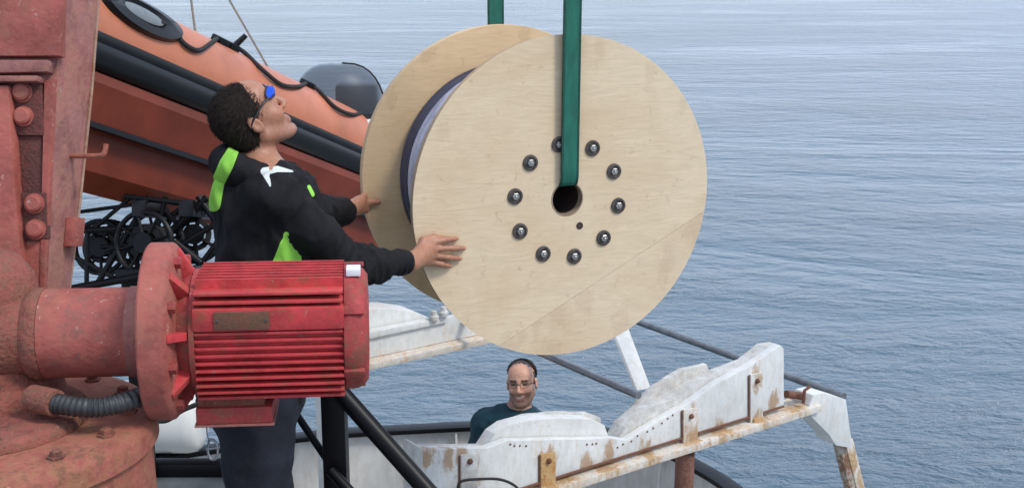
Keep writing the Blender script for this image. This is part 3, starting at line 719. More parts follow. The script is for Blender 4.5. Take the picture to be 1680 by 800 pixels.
for a_, b_ in (((326, -25), (341, 50)), ((378, -25), (462, 112))):
    e = ray_cyl(b_[0], b_[1], TR); e = e-BN*.05
    dd = (e-CAM).dot(FW); MB().tube([P(a_[0]-(b_[0]-a_[0])*3, a_[1]-(b_[1]-a_[1])*3, dd), e], .0055, 6).build('bridle_line', 'wire', boat)

# black cradle and winch drum carrying the boat
crd = empty('boat_cradle', Vector((P(215, 400, 5.0).x, 4.9, 0)), 'black tubular boat cradle with spoked hose wheels under the orange boat', 'boat cradle')
def bar(a, b, r, d=5.0, d2=None): MB().tube([P(a[0], a[1], d), P(b[0], b[1], d2 or d)], r, 10).build('bar', 'black', crd)
for a, b, r in [((100, 380), (262, 371), .013), ((120, 349), (215, 336), .008), ((150, 378), (212, 326), .009), ((158, 468), (246, 322), .013), ((143, 380), (142, 470), .010),
                ((172, 412), (190, 405), .012), ((280, 380), (340, 324), .016), ((300, 400), (352, 368), .012), ((325, 322), (372, 388), .014), ((286, 396), (330, 432), .018), ((325, 440), (372, 376), .012),
                ((205, 322), (322, 336), .012), ((240, 440), (272, 322), .010), ((300, 470), (345, 452), .016), ((165, 405), (230, 400), .009), ((222, 324), (226, 460), .010), ((120, 420), (215, 470), .010)]: bar(a, b, r)
bar((60, 484), (262, 447), .016, 4.85); bar((262, 447), (420, 430), .016, 4.85, 5.1)
def wheel(c, r, k, tilt):
    ax_ = (FW+RT*tilt).normalized(); u, w = frame_from(ax_)
    for off in (-.045, .045):
        MB().tube([c+ax_*off+(u*math.cos(t)+w*math.sin(t))*r for t in (2*math.pi*j/36 for j in range(37))], .011, 8, cap=False).build('wheel_rim', 'black', crd)
        for j in range(k):
            t = 2*math.pi*j/k+.3; MB().tube([c+ax_*off, c+ax_*off+(u*math.cos(t)+w*math.sin(t))*r], .007, 6).build('spoke', 'black', crd)
    MB().lathe(c-ax_*.06, ax_, [(0, .02), (.0, .042), (.12, .042), (.12, .02)], 20).build('wheel_hub', 'black', crd)
    MB().lathe(c-ax_*.035, ax_, [(0, .05), (0, r*.62), (.07, r*.62), (.07, .05)], 28, closed=True).build('hose_pack', 'rope', crd)
wheel(P(246, 398, 5.0), .125, 8, .25); wheel(P(318, 384, 5.12), .115, 7, -.2); wheel(P(172, 405, 5.2), .11, 7, .1)
MB().box(P(252, 452, 5.02), (RT, FW, UP), (.12, .1, .03)).build('winch_base', 'black', crd, bev=.01)
for px in (215, 405):
    q = P(px, 440, 5.0); MB().box((q.x, q.y, q.z/2), (RT, Vector((0, 1, 0)), Z), (.035, .035, q.z/2)).build('post', 'black', crd, bev=.006)
MB().box(P(300, 452, 5.0), (RT, FW, UP), (.27, .03, .025)).build('cross_beam', 'black', crd, bev=.005)
for u_, px in ((-.62, 262), (-.6, 335)):
    MB().box(P(px, 345, 5.25), (RT, FW, UP), (.03, .3, .035)).build('bunk', 'rubber', crd, bev=.008)

# white canister on the rail
cy = on_z(250, 749, RAIL_Z)+Vector((0, .08, .205))
can = empty('liferaft_canister', cy-Z*.2, 'white rounded fibreglass canister resting on the bulwark rail', 'canister')
MB().lathe(cy+RT*.28, -RT, [(0, .02), (.0, .12), (.012, .165), (.035, .19), (.08, .2), (.5, .2), (.9, .2), (.95, .18), (.97, .1)], 48).build('shell', 'fibreglass', can)
MB().lathe(cy+RT*.02, -RT, [(0, .2), (0, .205), (.03, .205), (.03, .2)], 48, closed=True).build('band', 'greyrubber', can)
for k in (.12, .62): MB().box(cy+RT*(.2-k)-Z*.192, (RT, Vector((0, 1, 0)), Z), (.03, .12, .013)).build('chock', 'black', can)

# ================================================================== STAIR HANDRAIL
hr = empty('stair_handrail', (P(547, 700, 3.9).x, P(547, 700, 3.9).y, 0), 'black steel stair handrail with square post and sloping tube', 'handrail')
pt = P(547, 628, 3.9); pbx = P(548, 812, 3.9)
MB().box((pt.x, pt.y, pt.z/2), (RT, Vector((0, 1, 0)), Z), (.038, .038, pt.z/2)).build('post', 'black', hr, bev=.006)
def down(a, b, ext): return b+(b-a)*ext
r1a, r1b = P(545, 628, 3.86), P(703, 806, 3.80)
MB().tube([r1a+(r1a-r1b)*.06, r1a, down(r1a, r1b, 2.6)], .029, 16).build('rail_tube', 'black', hr)
r2a, r2b = P(455, 632, 4.02), P(572, 806, 3.98)
MB().tube([P(440, 628, 4.02), r2a, down(r2a, r2b, 1.4)], .0125, 10).build('lower_rail', 'black', hr)
MB().tube([P(440, 628, 4.02), Vector((pt.x, pt.y, P(440, 628, 4.02).z))], .012, 10).build('cross_rail', 'black', hr)
MB().tube([P(548, 772, 3.9)-RT*.01, P(580, 812, 3.86), P(640, 880, 3.86)], .018, 10).build('brace', 'black', hr)
MB().tube([P(455, 770, 3.98), P(490, 822, 3.98)], .011, 8).build('brace', 'black', hr)
ring = [P(488, 640, 4.0)+(RT*math.cos(t)+UP*math.sin(t))*.026 for t in (2*math.pi*k/20 for k in range(21))]
MB().tube(ring, .006, 8, cap=False).build('ring', 'black', hr)

# ================================================================== REEL CRADLE (white steel)
FA = P(700, 845, 5.0); FB = on_z(1320, 655, FA.z); FD = (FB-FA); FD.z = 0; FD.normalize(); BK = Vector((-FD.y, FD.x, 0))
def fp_(px, py, off=0.0): return on_plane(px, py, FA+BK*off, BK)
stand = empty('reel_cradle', Vector((FA.x, FA.y, LOW_Z))+FD*1.1+BK*.8, 'white rust-streaked steel reel cradle on splayed legs over the lower deck', 'reel cradle')
def rag(pts, amp=1.1, step=9):                           # chipped, uneven outline
    out = []
    for (x0, y0), (x1, y1) in zip(pts, pts[1:]+pts[:1]):
        n = max(1, int(math.hypot(x1-x0, y1-y0)/step))
        for k in range(n):
            j = 0 if k == 0 else amp
            out.append((x0+(x1-x0)*k/n+random.uniform(-j, j)*.5, y0+(y1-y0)*k/n+random.uniform(-j, j)))
    return out
fl = lambda px: 790+(px-900)*(655-790)/(1330-900)       # lower flange line in the photo
web = MB().prism([fp_(x, y) for x, y in rag([(690, 737), (800, 735), (835, 722), (1008, 719), (1030, 722), (1075, 694), (1120, 668), (1176, 629), (1232, 600), (1281, 566), (1286, 572), (1286, 668), (1100, fl(1100)-2), (900, fl(900)-2), (700, fl(700)-2)], .5, 22)], BK*.045)
web = web.build('web_plate', 'white', stand, bev=.002, smooth=20)
MB().prism([fp_(x, y, .047) for x, y in rag([(1010, 728), (1026, 700), (1060, 672), (1110, 652), (1160, 622), (1230, 596), (1262, 570), (1283, 567), (1283, 640), (1100, 700)], .7, 14)], BK*.085).build('chock', 'white_worn', stand, bev=.0025, smooth=20)
MB().prism([fp_(x, y, .132) for x, y in rag([(1040, 668), (1075, 634), (1120, 606), (1160, 597), (1165, 612), (1100, 650), (1060, 690)], 1.0, 12)], BK*.03).build('chock_pad', 'white_worn', stand, bev=.003, smooth=20)
MB().prism([fp_(x, y, .05) for x, y in rag([(795, 738), (812, 712), (832, 698), (862, 690), (905, 686), (968, 687), (992, 697), (1003, 728)], .5, 16)], BK*.075).build('chock', 'white', stand, bev=.003, smooth=20)
MB().prism([fp_(x, y, .115) for x, y in rag([(832, 690), (862, 681), (900, 677), (964, 677), (986, 685), (986, 704), (832, 708)], 1.0, 12)], BK*.03).build('chock_pad', 'white_worn', stand, bev=.003, smooth=20)
MB().prism([fp_(x, y, .047) for x, y in [(690, 737), (800, 735), (1000, 735), (1000, 760), (690, 760)]], BK*.07).build('top_flange', 'white_worn', stand, bev=.004)
q0, q1 = fp_(672, fl(672)+10), fp_(1335, fl(1335)+10)
MB().box((q0+q1)/2+BK*.03, (FD, BK, Z), ((q1-q0).length/2, .085, .018)).build('bottom_flange', 'flange_rust', stand, bev=.004)
MB().prism([fp_(x, y, -.012) for x, y in [(682, 730), (694, 735), (694, 860), (682, 850)]], BK*.10).build('end_plate', 'white_worn', stand, bev=.004)
for (x0, y0, x1, y1, mt) in [(757, 742, 784, 812, 'white_worn'), (888, 741, 912, 806, 'ochre'), (1122, 668, 1145, 724, 'flange_rust'), (1232, 610, 1252, 690, 'white')]:
    c = [fp_(x0, y0+4, -.014), fp_(x1, y0, -.014), fp_(x1, y1, -.014), fp_(x0, y1+5, -.014)]
    br = MB().prism(c, BK*.012).build('bracket', mt, stand, bev=.003)
    MB().prism([fp_(x0-4, y0+6, -.006), fp_(x0-.5, y0+5, -.006), fp_(x0-.5, y1+4, -.006), fp_(x0-4, y1+5, -.006)], BK*.004).build('bracket_weld', 'rust', br)
    w = fp_((x0+x1)/2, y0+14, -.015)
    MB().lathe(w, -BK, [(0, .013), (.008, .013), (.010, .010), (.016, .006)], 6).build('bracket_bolt', 'rust', br, smooth=20)
q2, q3 = fp_(700, fl(700)-3, -.004), fp_(1286, fl(1286)-3, -.004)
MB().tube([q2, q3], .006, 6).build('weld_seam', 'rust', stand)
w = fp_(1241, 688, -.012); MB().box(w, (FD, BK, Z), (.03, .016, .012)).build('bracket_foot', 'ochre', stand, bev=.003)
st0 = None
for px, py in [(838, 729), (846, 729), (854, 729), (862, 730), (962, 727), (970, 727), (978, 726), (1012, 733), (1022, 729), (1034, 723), (1048, 715), (1060, 708), (1072, 701), (1084, 694), (1096, 686), (1106, 679)]:
    w = fp_(px+random.uniform(-2.5, 2.5), py+random.uniform(-1.5, 1.5), -.0005)
    if st0 is None: st0 = MB().lathe(w, -BK, [(0, .0048), (.003, .0042), (.0035, .002)], 8).build('stud', 'rust', stand); sto = WL[st0.name]-w
    else: dup(st0, w+sto, stand)
def bplane_(px, py): return on_plane(px, py, RC+RN*SEP, RN)
def stains(key, pts, r, col, op=.75):
    """rust and ochre runs that start at bolts and joints"""
    m = M[key]; nt = m.node_tree; b = nt.nodes['Principled BSDF']; src = b.inputs['Base Color'].links[0].from_socket
    g = nt.nodes.new('ShaderNodeNewGeometry'); nz = noise(nt, pos(nt, (1, 1, .45)), 26, 7, .72, .5); acc_ = None
    for p in pts:
        sb = N(nt, 'ShaderNodeVectorMath', _operation='SUBTRACT'); L(nt, g.outputs['Position'], sb.inputs[0]); sb.inputs[1].default_value = p
        ml = N(nt, 'ShaderNodeVectorMath', _operation='MULTIPLY'); L(nt, sb.outputs[0], ml.inputs[0]); ml.inputs[1].default_value = (1/r, 1/r, .6/r)
        ln = N(nt, 'ShaderNodeVectorMath', _operation='LENGTH'); L(nt, ml.outputs[0], ln.inputs[0])
        if acc_ is None: acc_ = ln.outputs[1]
        else:
            mn = N(nt, 'ShaderNodeMath', _operation='MINIMUM'); L(nt, acc_, mn.inputs[0]); L(nt, ln.outputs[1], mn.inputs[1]); acc_ = mn.outputs[0]
    k = N(nt, 'ShaderNodeMath', _operation='MULTIPLY_ADD'); L(nt, acc_, k.inputs[0]); k.inputs[1].default_value = -.34; L(nt, nz, k.inputs[2])
    f = ramp(nt, k.outputs[0], [(.24, K0), (.40, (op,)*3)])
    L(nt, mixc(nt, f, src, mixc(nt, noise(nt, pos(nt), 60, 5), col, tuple(c*.45 for c in col))), b.inputs['Base Color'])
spx = [(700, 748), (735, 745), (758, 752), (772, 775), (900, 748), (898, 790), (1000, 745), (1055, 740), (1133, 690), (1133, 722), (1240, 622), (1240, 690), (1270, 662), (1180, 700), (960, 770)]
stains('white', [fp_(x, y, 0) for x, y in spx]+[bb_(640, 560), bb_(690, 550), bb_(730, 535)] if False else [fp_(x, y, 0) for x, y in spx], .062, (.47, .25, .08))
stains('flange_rust', [fp_(x, fl(x)+8, 0) for x in (760, 900, 925, 990, 1060, 1135, 1180, 1245, 1300)]+[fp_(1390, 760, .03), fp_(1402, 800, .03)], .10, (.50, .26, .06))
rpx = [(850, 545), (880, 530), (915, 512), (955, 490), (1140, 380), (1150, 330), (900, 572), (1095, 430), (985, 75), (722, 215), (1065, 120), (835, 560), (1120, 170), (700, 430), (1020, 540)]
stains('ply2', [on_plane(x, y, RC, RN) for x, y in rpx], .07, (.60, .40, .26), .22)
stains('ply', [on_plane(x, y, RC, RN) for x, y in rpx[6:]], .04, (.55, .40, .25), .16)
stains('plyback', [bplane_(x, y) for x, y in [(640, 160), (700, 90), (860, 55), (612, 330), (650, 440), (690, 470)]], .04, (.5, .32, .17), .25)
# right hand corner post
MB().prism([fp_(x, y, -.03) for x, y in [(1328, 664), (1334, 648), (1352, 644), (1388, 655), (1399, 735), (1372, 730), (1360, 712), (1332, 684)]], BK*.12).build('corner_head', 'white', stand, bev=.003, smooth=20)
lt, lb = fp_(1383, 722, .03), fp_(1420, 870, .03); lb = lt+(lb-lt)*((lt.z-LOW_Z)/(lt.z-lb.z))
def leg(lt, lb, mat, w=.042): 
    dd = (lb-lt).normalized(); u = FD-dd*FD.dot(dd); u.normalize(); v = dd.cross(u)
    return MB().prism([lt+u*i*w+v*j*w for i, j in ((-1, -1), (1, -1), (1, 1), (-1, 1))], lb-lt).build('leg', mat, stand, bev=.005)
leg(lt+FD*.018, lb+FD*.018, 'flange_rust', .03)
leg(lt-FD*.036, lb-FD*.036, 'legdark', .024)
a = fp_(1325, 650, .03); b = fp_(1290, 646, .03); MB().tube([a+Z*.0, b], .02, 10).build('hinge_pin', 'rust', stand)
MB().tube([fp_(1318, 660, -.02), fp_(1320, 640, -.02), fp_(1328, 634, -.02)], .009, 8).build('hinge_lug', 'rust', stand)
lt2 = fp_(1124, fl(1124)+22, .03); MB().tube([lt2, Vector((lt2.x, lt2.y, LOW_Z))], .047, 20).build('pipe_leg', 'rustpipe', stand)
lt3 = fp_(730, fl(730)+22, .03); leg(lt3, Vector((lt3.x, lt3.y, LOW_Z)), 'white')
# back beam, parallel
WB = 1.62
def bb_(px, py, off=0.0): return on_plane(px, py, FA+BK*(WB+off), BK)
bk0, bk1 = bb_(560, 597), bb_(985, 497)
bk1.z = bk0.z
MB().prism([bk0-FD*.3, bk1+FD*.2, bk1+FD*.2+Z*.14, bk0-FD*.3+Z*.14], BK*.04).build('back_web', 'white', stand, bev=.004)
MB().box((bk0+bk1)/2-FD*.05-Z*.02+BK*.01, (FD, BK, Z), ((bk1-bk0).length/2+.25, .09, .018)).build('back_flange_plate', 'flange_rust', stand, bev=.004)
MB().prism([bb_(x, y, .05) for x, y in [(560, 520), (590, 507), (640, 505), (680, 511), (706, 522), (722, 545), (700, 565), (560, 565)]], BK*.16).build('chock', 'white', stand, bev=.01)
MB().prism([bb_(x, y, -.02) for x, y in [(604, 545), (735, 520), (735, 528), (604, 556)]], BK*.06).build('back_rail', 'white', stand, bev=.003)
for px, py in [(712, 524), (728, 517)]:
    MB().lathe(bb_(px, py, -.02), Z, [(0, .028), (.02, .028), (.03, .018), (.05, .016)], 12).build('back_bolt', 'white_worn', stand)
lt4 = bk0-FD*.1; leg(Vector((lt4.x, lt4.y, lt4.z-.03)), Vector((lt4.x, lt4.y, LOW_Z)), 'white')
# cross tubes
t1 = on_z(1392, 650, fp_(1392, 650).z); t1f = t1+BK*WB*1.02
MB().tube([fp_(1385, 650, .0), fp_(1385, 650, .0)+BK*WB*1.05+FD*.0], .021, 12).build('cross_tube', 'dark', stand)
t2 = fp_(1048, 648, .12); MB().tube([t2, t2+BK*WB*.93], .019, 12).build('cross_tube', 'dark', stand)
b0_ = fp_(1056, 640, .2); b1_ = b0_+BK*.75+Z*.14-FD*.1
u = (P(1010, 545, 6.6)-P(1056, 640, 6.0))
MB().prism([P(1046, 640, 6.02), P(1068, 636, 6.02), P(1030, 535, 6.3), P(1006, 540, 6.3)], BK*.03).build('brace', 'white', stand, bev=.003)
cbp = spline([fp_(752, 812, -.03), fp_(755, 790, -.04), fp_(790, 785, -.05), fp_(822, 786, -.05), fp_(846, 797, -.05), fp_(858, 815, -.05)], 6)
MB().tube(cbp, .006, 8).build('cable', 'rope', stand)

# ================================================================== PEOPLE
def v3(p): return np.array([p.x, p.y, p.z])
def basis(yaw, pitch, roll=0.0):
    f = Vector((math.cos(yaw)*math.cos(pitch), math.sin(yaw)*math.cos(pitch), math.sin(pitch)))
    l = Vector((-math.sin(yaw), math.cos(yaw), 0)); u = f.cross(l)
    l2 = l*math.cos(roll)+u*math.sin(roll); u2 = f.cross(l2)
    return rot([f, l2, u2])
def hair_strands(name, pts, nrm, flow, n, ln, mat, parent, w=.0016):
    mb = MB(); idx = rng.choice(len(pts), n)
    for i in idx:
        p = Vector(pts[i]); nn = Vector(nrm[i]); f = Vector(flow(pts[i])); f = (f-nn*f.dot(nn)).normalized()
        f = (f+Vector(rng.normal(0, .13, 3))).normalized(); s = f.cross(nn).normalized()*w; l_ = ln*rng.uniform(.6, 1.3)
        a = p-nn*.003; b = p+nn*.003+f*l_*.5; c = p+nn*.0025+f*l_
        mb.add([a-s, a+s, b+s*.8, b-s*.8, c], [(0, 1, 2, 3), (3, 2, 4)])
    o = mb.build(name, mat, parent, smooth=60); o['kind'] = 'stuff'; return o

# ------------------------------------------------------------------ rigger guiding the reel
yaw1 = math.radians(15); F1 = Vector((math.cos(yaw1), math.sin(yaw1), 0)); L1 = Vector((-math.sin(yaw1), math.cos(yaw1), 0))
RB1 = rot([F1, L1, Z])
hip = Vector((P(410, 615, 3.7).x, P(418, 615, 3.7).y, .95)); chest = P(438, 335, 3.7)
nb = P(424, 278, 3.69)                                        # base of the neck
HC = P(414, 199, 3.66)
HR1 = basis(math.radians(29), math.radians(37), math.radians(-4))
sR, sL = P(450, 326, 3.54), P(446, 312, 3.86)
eR, wR = P(577, 436, 3.66), P(672, 430, 3.845)
eL, wL_ = P(516, 350, 4.12), P(570, 346, 4.34)
feetR, feetL = Vector((hip.x+.02, hip.y-.11, .0)), Vector((hip.x-.04, hip.y+.12, .0))
def fplane(px, py, off): return v3(on_plane(px, py, RC-RN*off, RN))
def bplane(px, py, off): return v3(on_plane(px, py, RC+RN*(SEP-off), RN))
handR = []
pw = v3(wR); kn = [fplane(706, 399, .034), fplane(712, 408, .036), fplane(710, 419, .034), fplane(704, 429, .030)]
pc = fplane(693, 413, .030)
for k in kn: handR.append(cap(pw, k, .021, .0125, .015))
handR += [cap(pw, pc, .024, .020, .02), ell(pc, (.03, .026, .016), .02, rot([RE1, Z, -RN]))]
tips = [(750, 391), (762, 407), (755, 424), (739, 436)]
mids = [(732, 393), (741, 407), (736, 422), (724, 433)]
for k, m_, t in zip(kn, mids, tips):
    handR += finger([k, fplane(*m_, .026), fplane((m_[0]+t[0])/2, (m_[1]+t[1])/2, .018), fplane(*t, .009)], .0108, .008)
handR += finger([pw+(pc-pw)*.45, fplane(694, 394, .034), fplane(712, 389, .020), fplane(726, 390, .011)], .0135, .0085, .01)
handL = []
pw2 = v3(wL_); pc2 = v3(P(589, 332, 4.40)); kn2 = [v3(P(597, 322, 4.43)), v3(P(600, 329, 4.445)), v3(P(601, 337, 4.45)), v3(P(600, 345, 4.45))]
for k in kn2: handL.append(cap(pw2, k, .021, .012, .015))
handL += [cap(pw2, pc2, .024, .02, .02)]
for i, k in enumerate(kn2):                                   # fingers wrap round the far side of the back flange's rim
    e_ = bplane(603+i*.8, 318+i*8, -.045)+v3(RN)*.0
    handL += finger([k, bplane(599+i, 318+i*8, -.02), bplane(612+i, 318+i*8, -.05), bplane(622+i, 320+i*8, -.048)], .0098, .0075)
handL += finger([pw2+(pc2-pw2)*.5, bplane(592, 334, .02), bplane(606, 332, .016), bplane(622, 331, .010)], .0135, .009, .01)
H1 = v3(HC)
head1 = xf(head_prims(), HR1, H1, .93)
neckb = v3(nb)
body1 = head1+[cap(H1+HR1@np.array([-.022, 0, -.05]), neckb, .047, .055, .03), ell(v3(chest)-np.array([0, 0, .07]), (.11, .16, .18), .05, RB1), cap(v3(hip)+np.array([0, 0, .02]), v3(chest), .13, .13, .06),
       cap(neckb, v3(sR), .05, .055, .04), cap(neckb, v3(sL), .05, .055, .04), cap(v3(sR), v3(eR), .052, .042, .02), cap(v3(eR), pw, .042, .027, .015), cap(v3(sL), v3(eL), .052, .042, .02), cap(v3(eL), pw2, .042, .027, .015)]
for ft, sgn_ in ((feetR, -1), (feetL, 1)):
    hj = v3(hip)+v3(L1)*.09*sgn_; kj = np.array([(hip.x+ft.x)/2+.02, (hip.y+ft.y)/2, .49])
    body1 += [cap(hj, kj, .085, .06, .04), cap(kj, v3(ft)+np.array([0, 0, .09]), .056, .04, .02), cap(v3(ft)+np.array([0, 0, .05]), v3(ft)+v3(F1)*.15+np.array([0, 0, .04]), .04, .035, .02)]
body1 += handR+handL
lo, hi = bounds(body1, .02)
man, V, Fq = sdf_obj('person', sdf(body1), lo, hi, .0042, 'skin', loc=(hip.x, hip.y, 0))
tag(man, 'person in black jacket and blue mirrored sunglasses looking up, hands on the reel', 'person')
def tone1(V):
    c = np.tile(np.array([.40, .19, .115]), (len(V), 1)); q = (V-H1)@HR1
    st = np.clip(1-np.linalg.norm((q-np.array([.06, 0, -.075]))/np.array([.075, .085, .045]), axis=1), 0, 1)*1.6
    c = c*(1-.28*np.clip(st, 0, 1))[:, None]+np.clip(st, 0, 1)[:, None]*.28*np.array([.30, .19, .16])
    kd = np.min([np.linalg.norm(V-k_, axis=1) for k_ in kn+kn2], axis=0); c += np.clip(1-kd/.016, 0, 1)[:, None]*np.array([.05, -.03, -.03])
    td = np.min([np.linalg.norm(V-fplane(*t_, .012), axis=1) for t_ in tips], axis=0); c += np.clip(1-td/.009, 0, 1)[:, None]*np.array([.10, .09, .08])
    c *= (1+.10*np.array([mnoise.noise(Vector(p)*38) for p in V]))[:, None]
    lip = (np.abs(q[:, 1]) < .022) & (np.abs(q[:, 2]+.064) < .013) & (q[:, 0] > .088); c[lip] = [.42, .17, .14]
    ck = np.clip(1-np.linalg.norm((q-np.array([.07, 0, -.02]))/np.array([.06, .09, .03]), axis=1), 0, 1); c += ck[:, None]*np.array([.06, -.02, -.02])
    return np.clip(c, .02, .9)
tones(man, V, tone1)
# jacket: a hull round the trunk and sleeves, open at neck and cuffs
jk = [ell(v3(chest)+v3(F1)*.012-np.array([0, 0, .075]), (.132, .190, .20), .06, RB1), cap(v3(hip)-np.array([0, 0, .05]), v3(chest)-np.array([0, 0, .05])+v3(F1)*.01, .152, .146, .08),
      cap(neckb-np.array([0, 0, .05]), v3(sR), .056, .061, .05), cap(neckb-np.array([0, 0, .05]), v3(sL), .056, .061, .05),
      cap(v3(sR), v3(eR), .062, .047, .03), cap(v3(sL), v3(eL), .062, .050, .03)]
fa = pw+(v3(eR)-pw)*.16; fb = pw2+(v3(eL)-pw2)*.2
jk += [cap(v3(eR), fa, .050, .039, .02), cap(v3(eL), fb, .052, .040, .02)]
for k in range(14):                                           # bunched hood and collar round the neck
    a = 2*math.pi*k/14; a2 = 2*math.pi*(k+1)/14
    def hp_(a): return neckb+np.array(F1)*(.084*math.cos(a)-.015)+np.array(L1)*.094*math.sin(a)+np.array([0, 0, .006-.018*math.cos(a)])
    rr = .022+.016*max(0, -math.cos(a)); jk.append(cap(hp_(a), hp_(a2), rr, rr, .02))
jk.append(ell(neckb-v3(F1)*.095-np.array([0, 0, .085]), (.05, .10, .075), .03, RB1))
lo, hi = bounds(jk, .03)
def creases(V, F, segs):
    n = vnormals(V, F); D_ = np.zeros(len(V)); nz = np.array([mnoise.noise(Vector(p)*7) for p in V]); n2 = np.array([mnoise.noise(Vector(p)*3+Vector((5, 1, 2))) for p in V])
    for a, b, tc_, tw, fr, amp, side in segs:
        a, b = np.array(a), np.array(b); d = b-a; ln_ = np.linalg.norm(d); d = d/ln_; t = ((V-a)@d)/ln_; rv = V-a-np.outer(t*ln_, d); r = np.linalg.norm(rv, axis=1)
        w_ = np.exp(-((t-tc_)/tw)**2)*(r < .13)
        ph = t*fr*math.pi+1.6*nz+6*(rv@np.array(side))/.1*.35
        D_ += amp*w_*(.35+.65*np.clip(n2+.5, 0, 1))*(1-np.abs(np.sin(ph))**.7*1.6)
    return V+n*D_[:, None]
def jpost0(V, F):
    V = jpost(V, F)
    return creases(V, F, [(sR, eR, .92, .28, 7, .013, Z), (eR, fa, .12, .35, 6, .012, Z), (eR, fa, .85, .25, 5, .0035, Z), (sR, eR, .15, .22, 5, .011, F1), (sL, eL, .9, .3, 7, .006, Z), (eL, fb, .2, .4, 6, .005, Z),
                          (v3(chest), v3(hip), .35, .45, 7, .012, L1)])
def jpost(V, F):
    V = folds(.011, 6.0, (1.2, 1, .9), 3.1)(V, F); return folds(.0045, 14, (1.3, 1, .6), 9.)(V, F)
jack, V, Fq = sdf_obj('jacket', sdf(jk), lo, hi, .0062, 'jacket1', man, post=jpost0)
rel = (V-v3(chest))@RB1; vw = V-np.array(CAM); dd_ = vw@np.array(FW); ppx = 840+FPX*(vw@np.array(RT))/dd_; ppy = 400-FPX*(vw@np.array(UP))/dd_
near = ((vnormals(V, Fq)*vw).sum(1) < .15)
def seg2(ax_, ay, bx, by, r0, r1):
    t = np.clip(((ppx-ax_)*(bx-ax_)+(ppy-ay)*(by-ay))/((bx-ax_)**2+(by-ay)**2), 0, 1); return (r0+(r1-r0)*t)-np.hypot(ppx-ax_-t*(bx-ax_), ppy-ay-t*(by-ay))
def curve2(pts): return np.maximum.reduce([seg2(*p, *q, r, r2) for (p, r), (q, r2) in zip(pts[:-1], pts[1:])])
gre = curve2([((384, 244), 9), ((372, 268), 12), ((357, 300), 11), ((350, 335), 12)])
gre = np.where(rel[:, 0] < -.03, gre, -9)
gre = np.maximum(gre, np.where(near, curve2([((470, 385), 5), ((476, 405), 18), ((470, 440), 26)]), -9))
gre = np.maximum(gre, curve2([((507, 306), 3), ((514, 320), 3)]))
fla = np.where(near, np.maximum(curve2([((434, 281), 6.5), ((455, 277), 5), ((480, 281), 1.5)]), curve2([((434, 282), 5.5), ((440, 295), 3.5), ((444, 306), 1.5)])), -9)
arm_ = np.linalg.norm(V-v3(sR), axis=1) < .45
gre = np.where((ppy > 380) & (np.linalg.norm(np.cross(V-v3(sR), (v3(eR)-v3(sR))/np.linalg.norm(v3(eR)-v3(sR))), axis=1) < .075), -9, gre)
for nm_, ar in (('green_panel', gre), ('flash', fla)):
    at = jack.data.attributes.new(nm_, 'FLOAT', 'POINT'); at.data.foreach_set('value', np.clip(ar, -9, 9).astype(np.float32))
jack['label'] = 'black softshell jacket with green back yoke'
for a_, b_, r_ in ((eR, fa, .0415), (eL, fb, .0425)):            # knitted cuffs
    a_, b_ = Vector(a_), Vector(b_); d_ = (b_-a_).normalized()
    MB().lathe(b_-d_*.012, d_, [(0, .030), (.002, r_), (.022, r_*.97), (.036, r_*.90), (.038, .03)], 28, closed=True).build('cuff', 'trousers', jack)
# trousers
tr = [cap(v3(hip)+np.array([0, 0, .03]), v3(hip)-np.array([0, 0, .06]), .150, .150, .06)]
for ft, sgn_ in ((feetR, -1), (feetL, 1)):
    hj = v3(hip)+v3(L1)*.085*sgn_-np.array([0, 0, .03]); kj = np.array([(hip.x+ft.x)/2+.02, (hip.y+ft.y)/2, .49])
    tr += [cap(hj, kj, .110, .088, .05), cap(kj, v3(ft)+np.array([0, 0, .1]), .086, .075, .02)]
lo, hi = bounds(tr, .03)
sdf_obj('trousers', sdf(tr), lo, hi, .009, 'trousers', man, post=folds(.012, 7, (1, 1, .8), 5.))
for ft in (feetR, feetL):
    bt_ = [cap(v3(ft)+np.array([0, 0, .14]), v3(ft)+np.array([0, 0, .05]), .06, .055, .03), cap(v3(ft)+np.array([-.02, 0, .05]), v3(ft)+v3(F1)*.17+np.array([0, 0, .042]), .048, .042, .03)]
    lo, hi = bounds(bt_, .01); f0 = sdf(bt_)
    sdf_obj('boot', lambda X: np.maximum(f0(X), .003-X[:, 2]), lo, hi, .008, 'boot', man)
# hair
def hair_fn(H, R, infl, planes, prims):
    f0 = sdf(prims, 0)
    def fn(X):
        q = (X-H)@R; d = f0(X)-infl*(1+.05*np.sin(q[:, 0]*160+np.sin(q[:, 1]*120)*2)*np.sin(q[:, 2]*130))
        for nrm, off in planes: d = np.maximum(d, q@np.array(nrm)-off)
        return d
    return fn
hp1 = xf([ell((-.013, 0, .049), (.100, .078, .089), .02), ell((-.045, 0, -.018), (.052, .066, .060), .03)], HR1, H1, .93)
lo, hi = bounds(hp1, .04)
pl1 = [((.80, 0, -.60), .013), ((.97, 0, .24), .068), ((.25, 0, -.97), .072)]
hr1, Vh, Fh = sdf_obj('hair', hair_fn(H1, HR1, .0025, pl1, hp1), lo, hi, .0042, 'hair', man)
hair_strands('hair_strands', Vh, vnormals(Vh, Fh), lambda p: HR1@np.array([-.30, 0, -.12])+.02*(p-H1)/np.linalg.norm(p-H1), 5200, .022, 'hair', man, .0012)
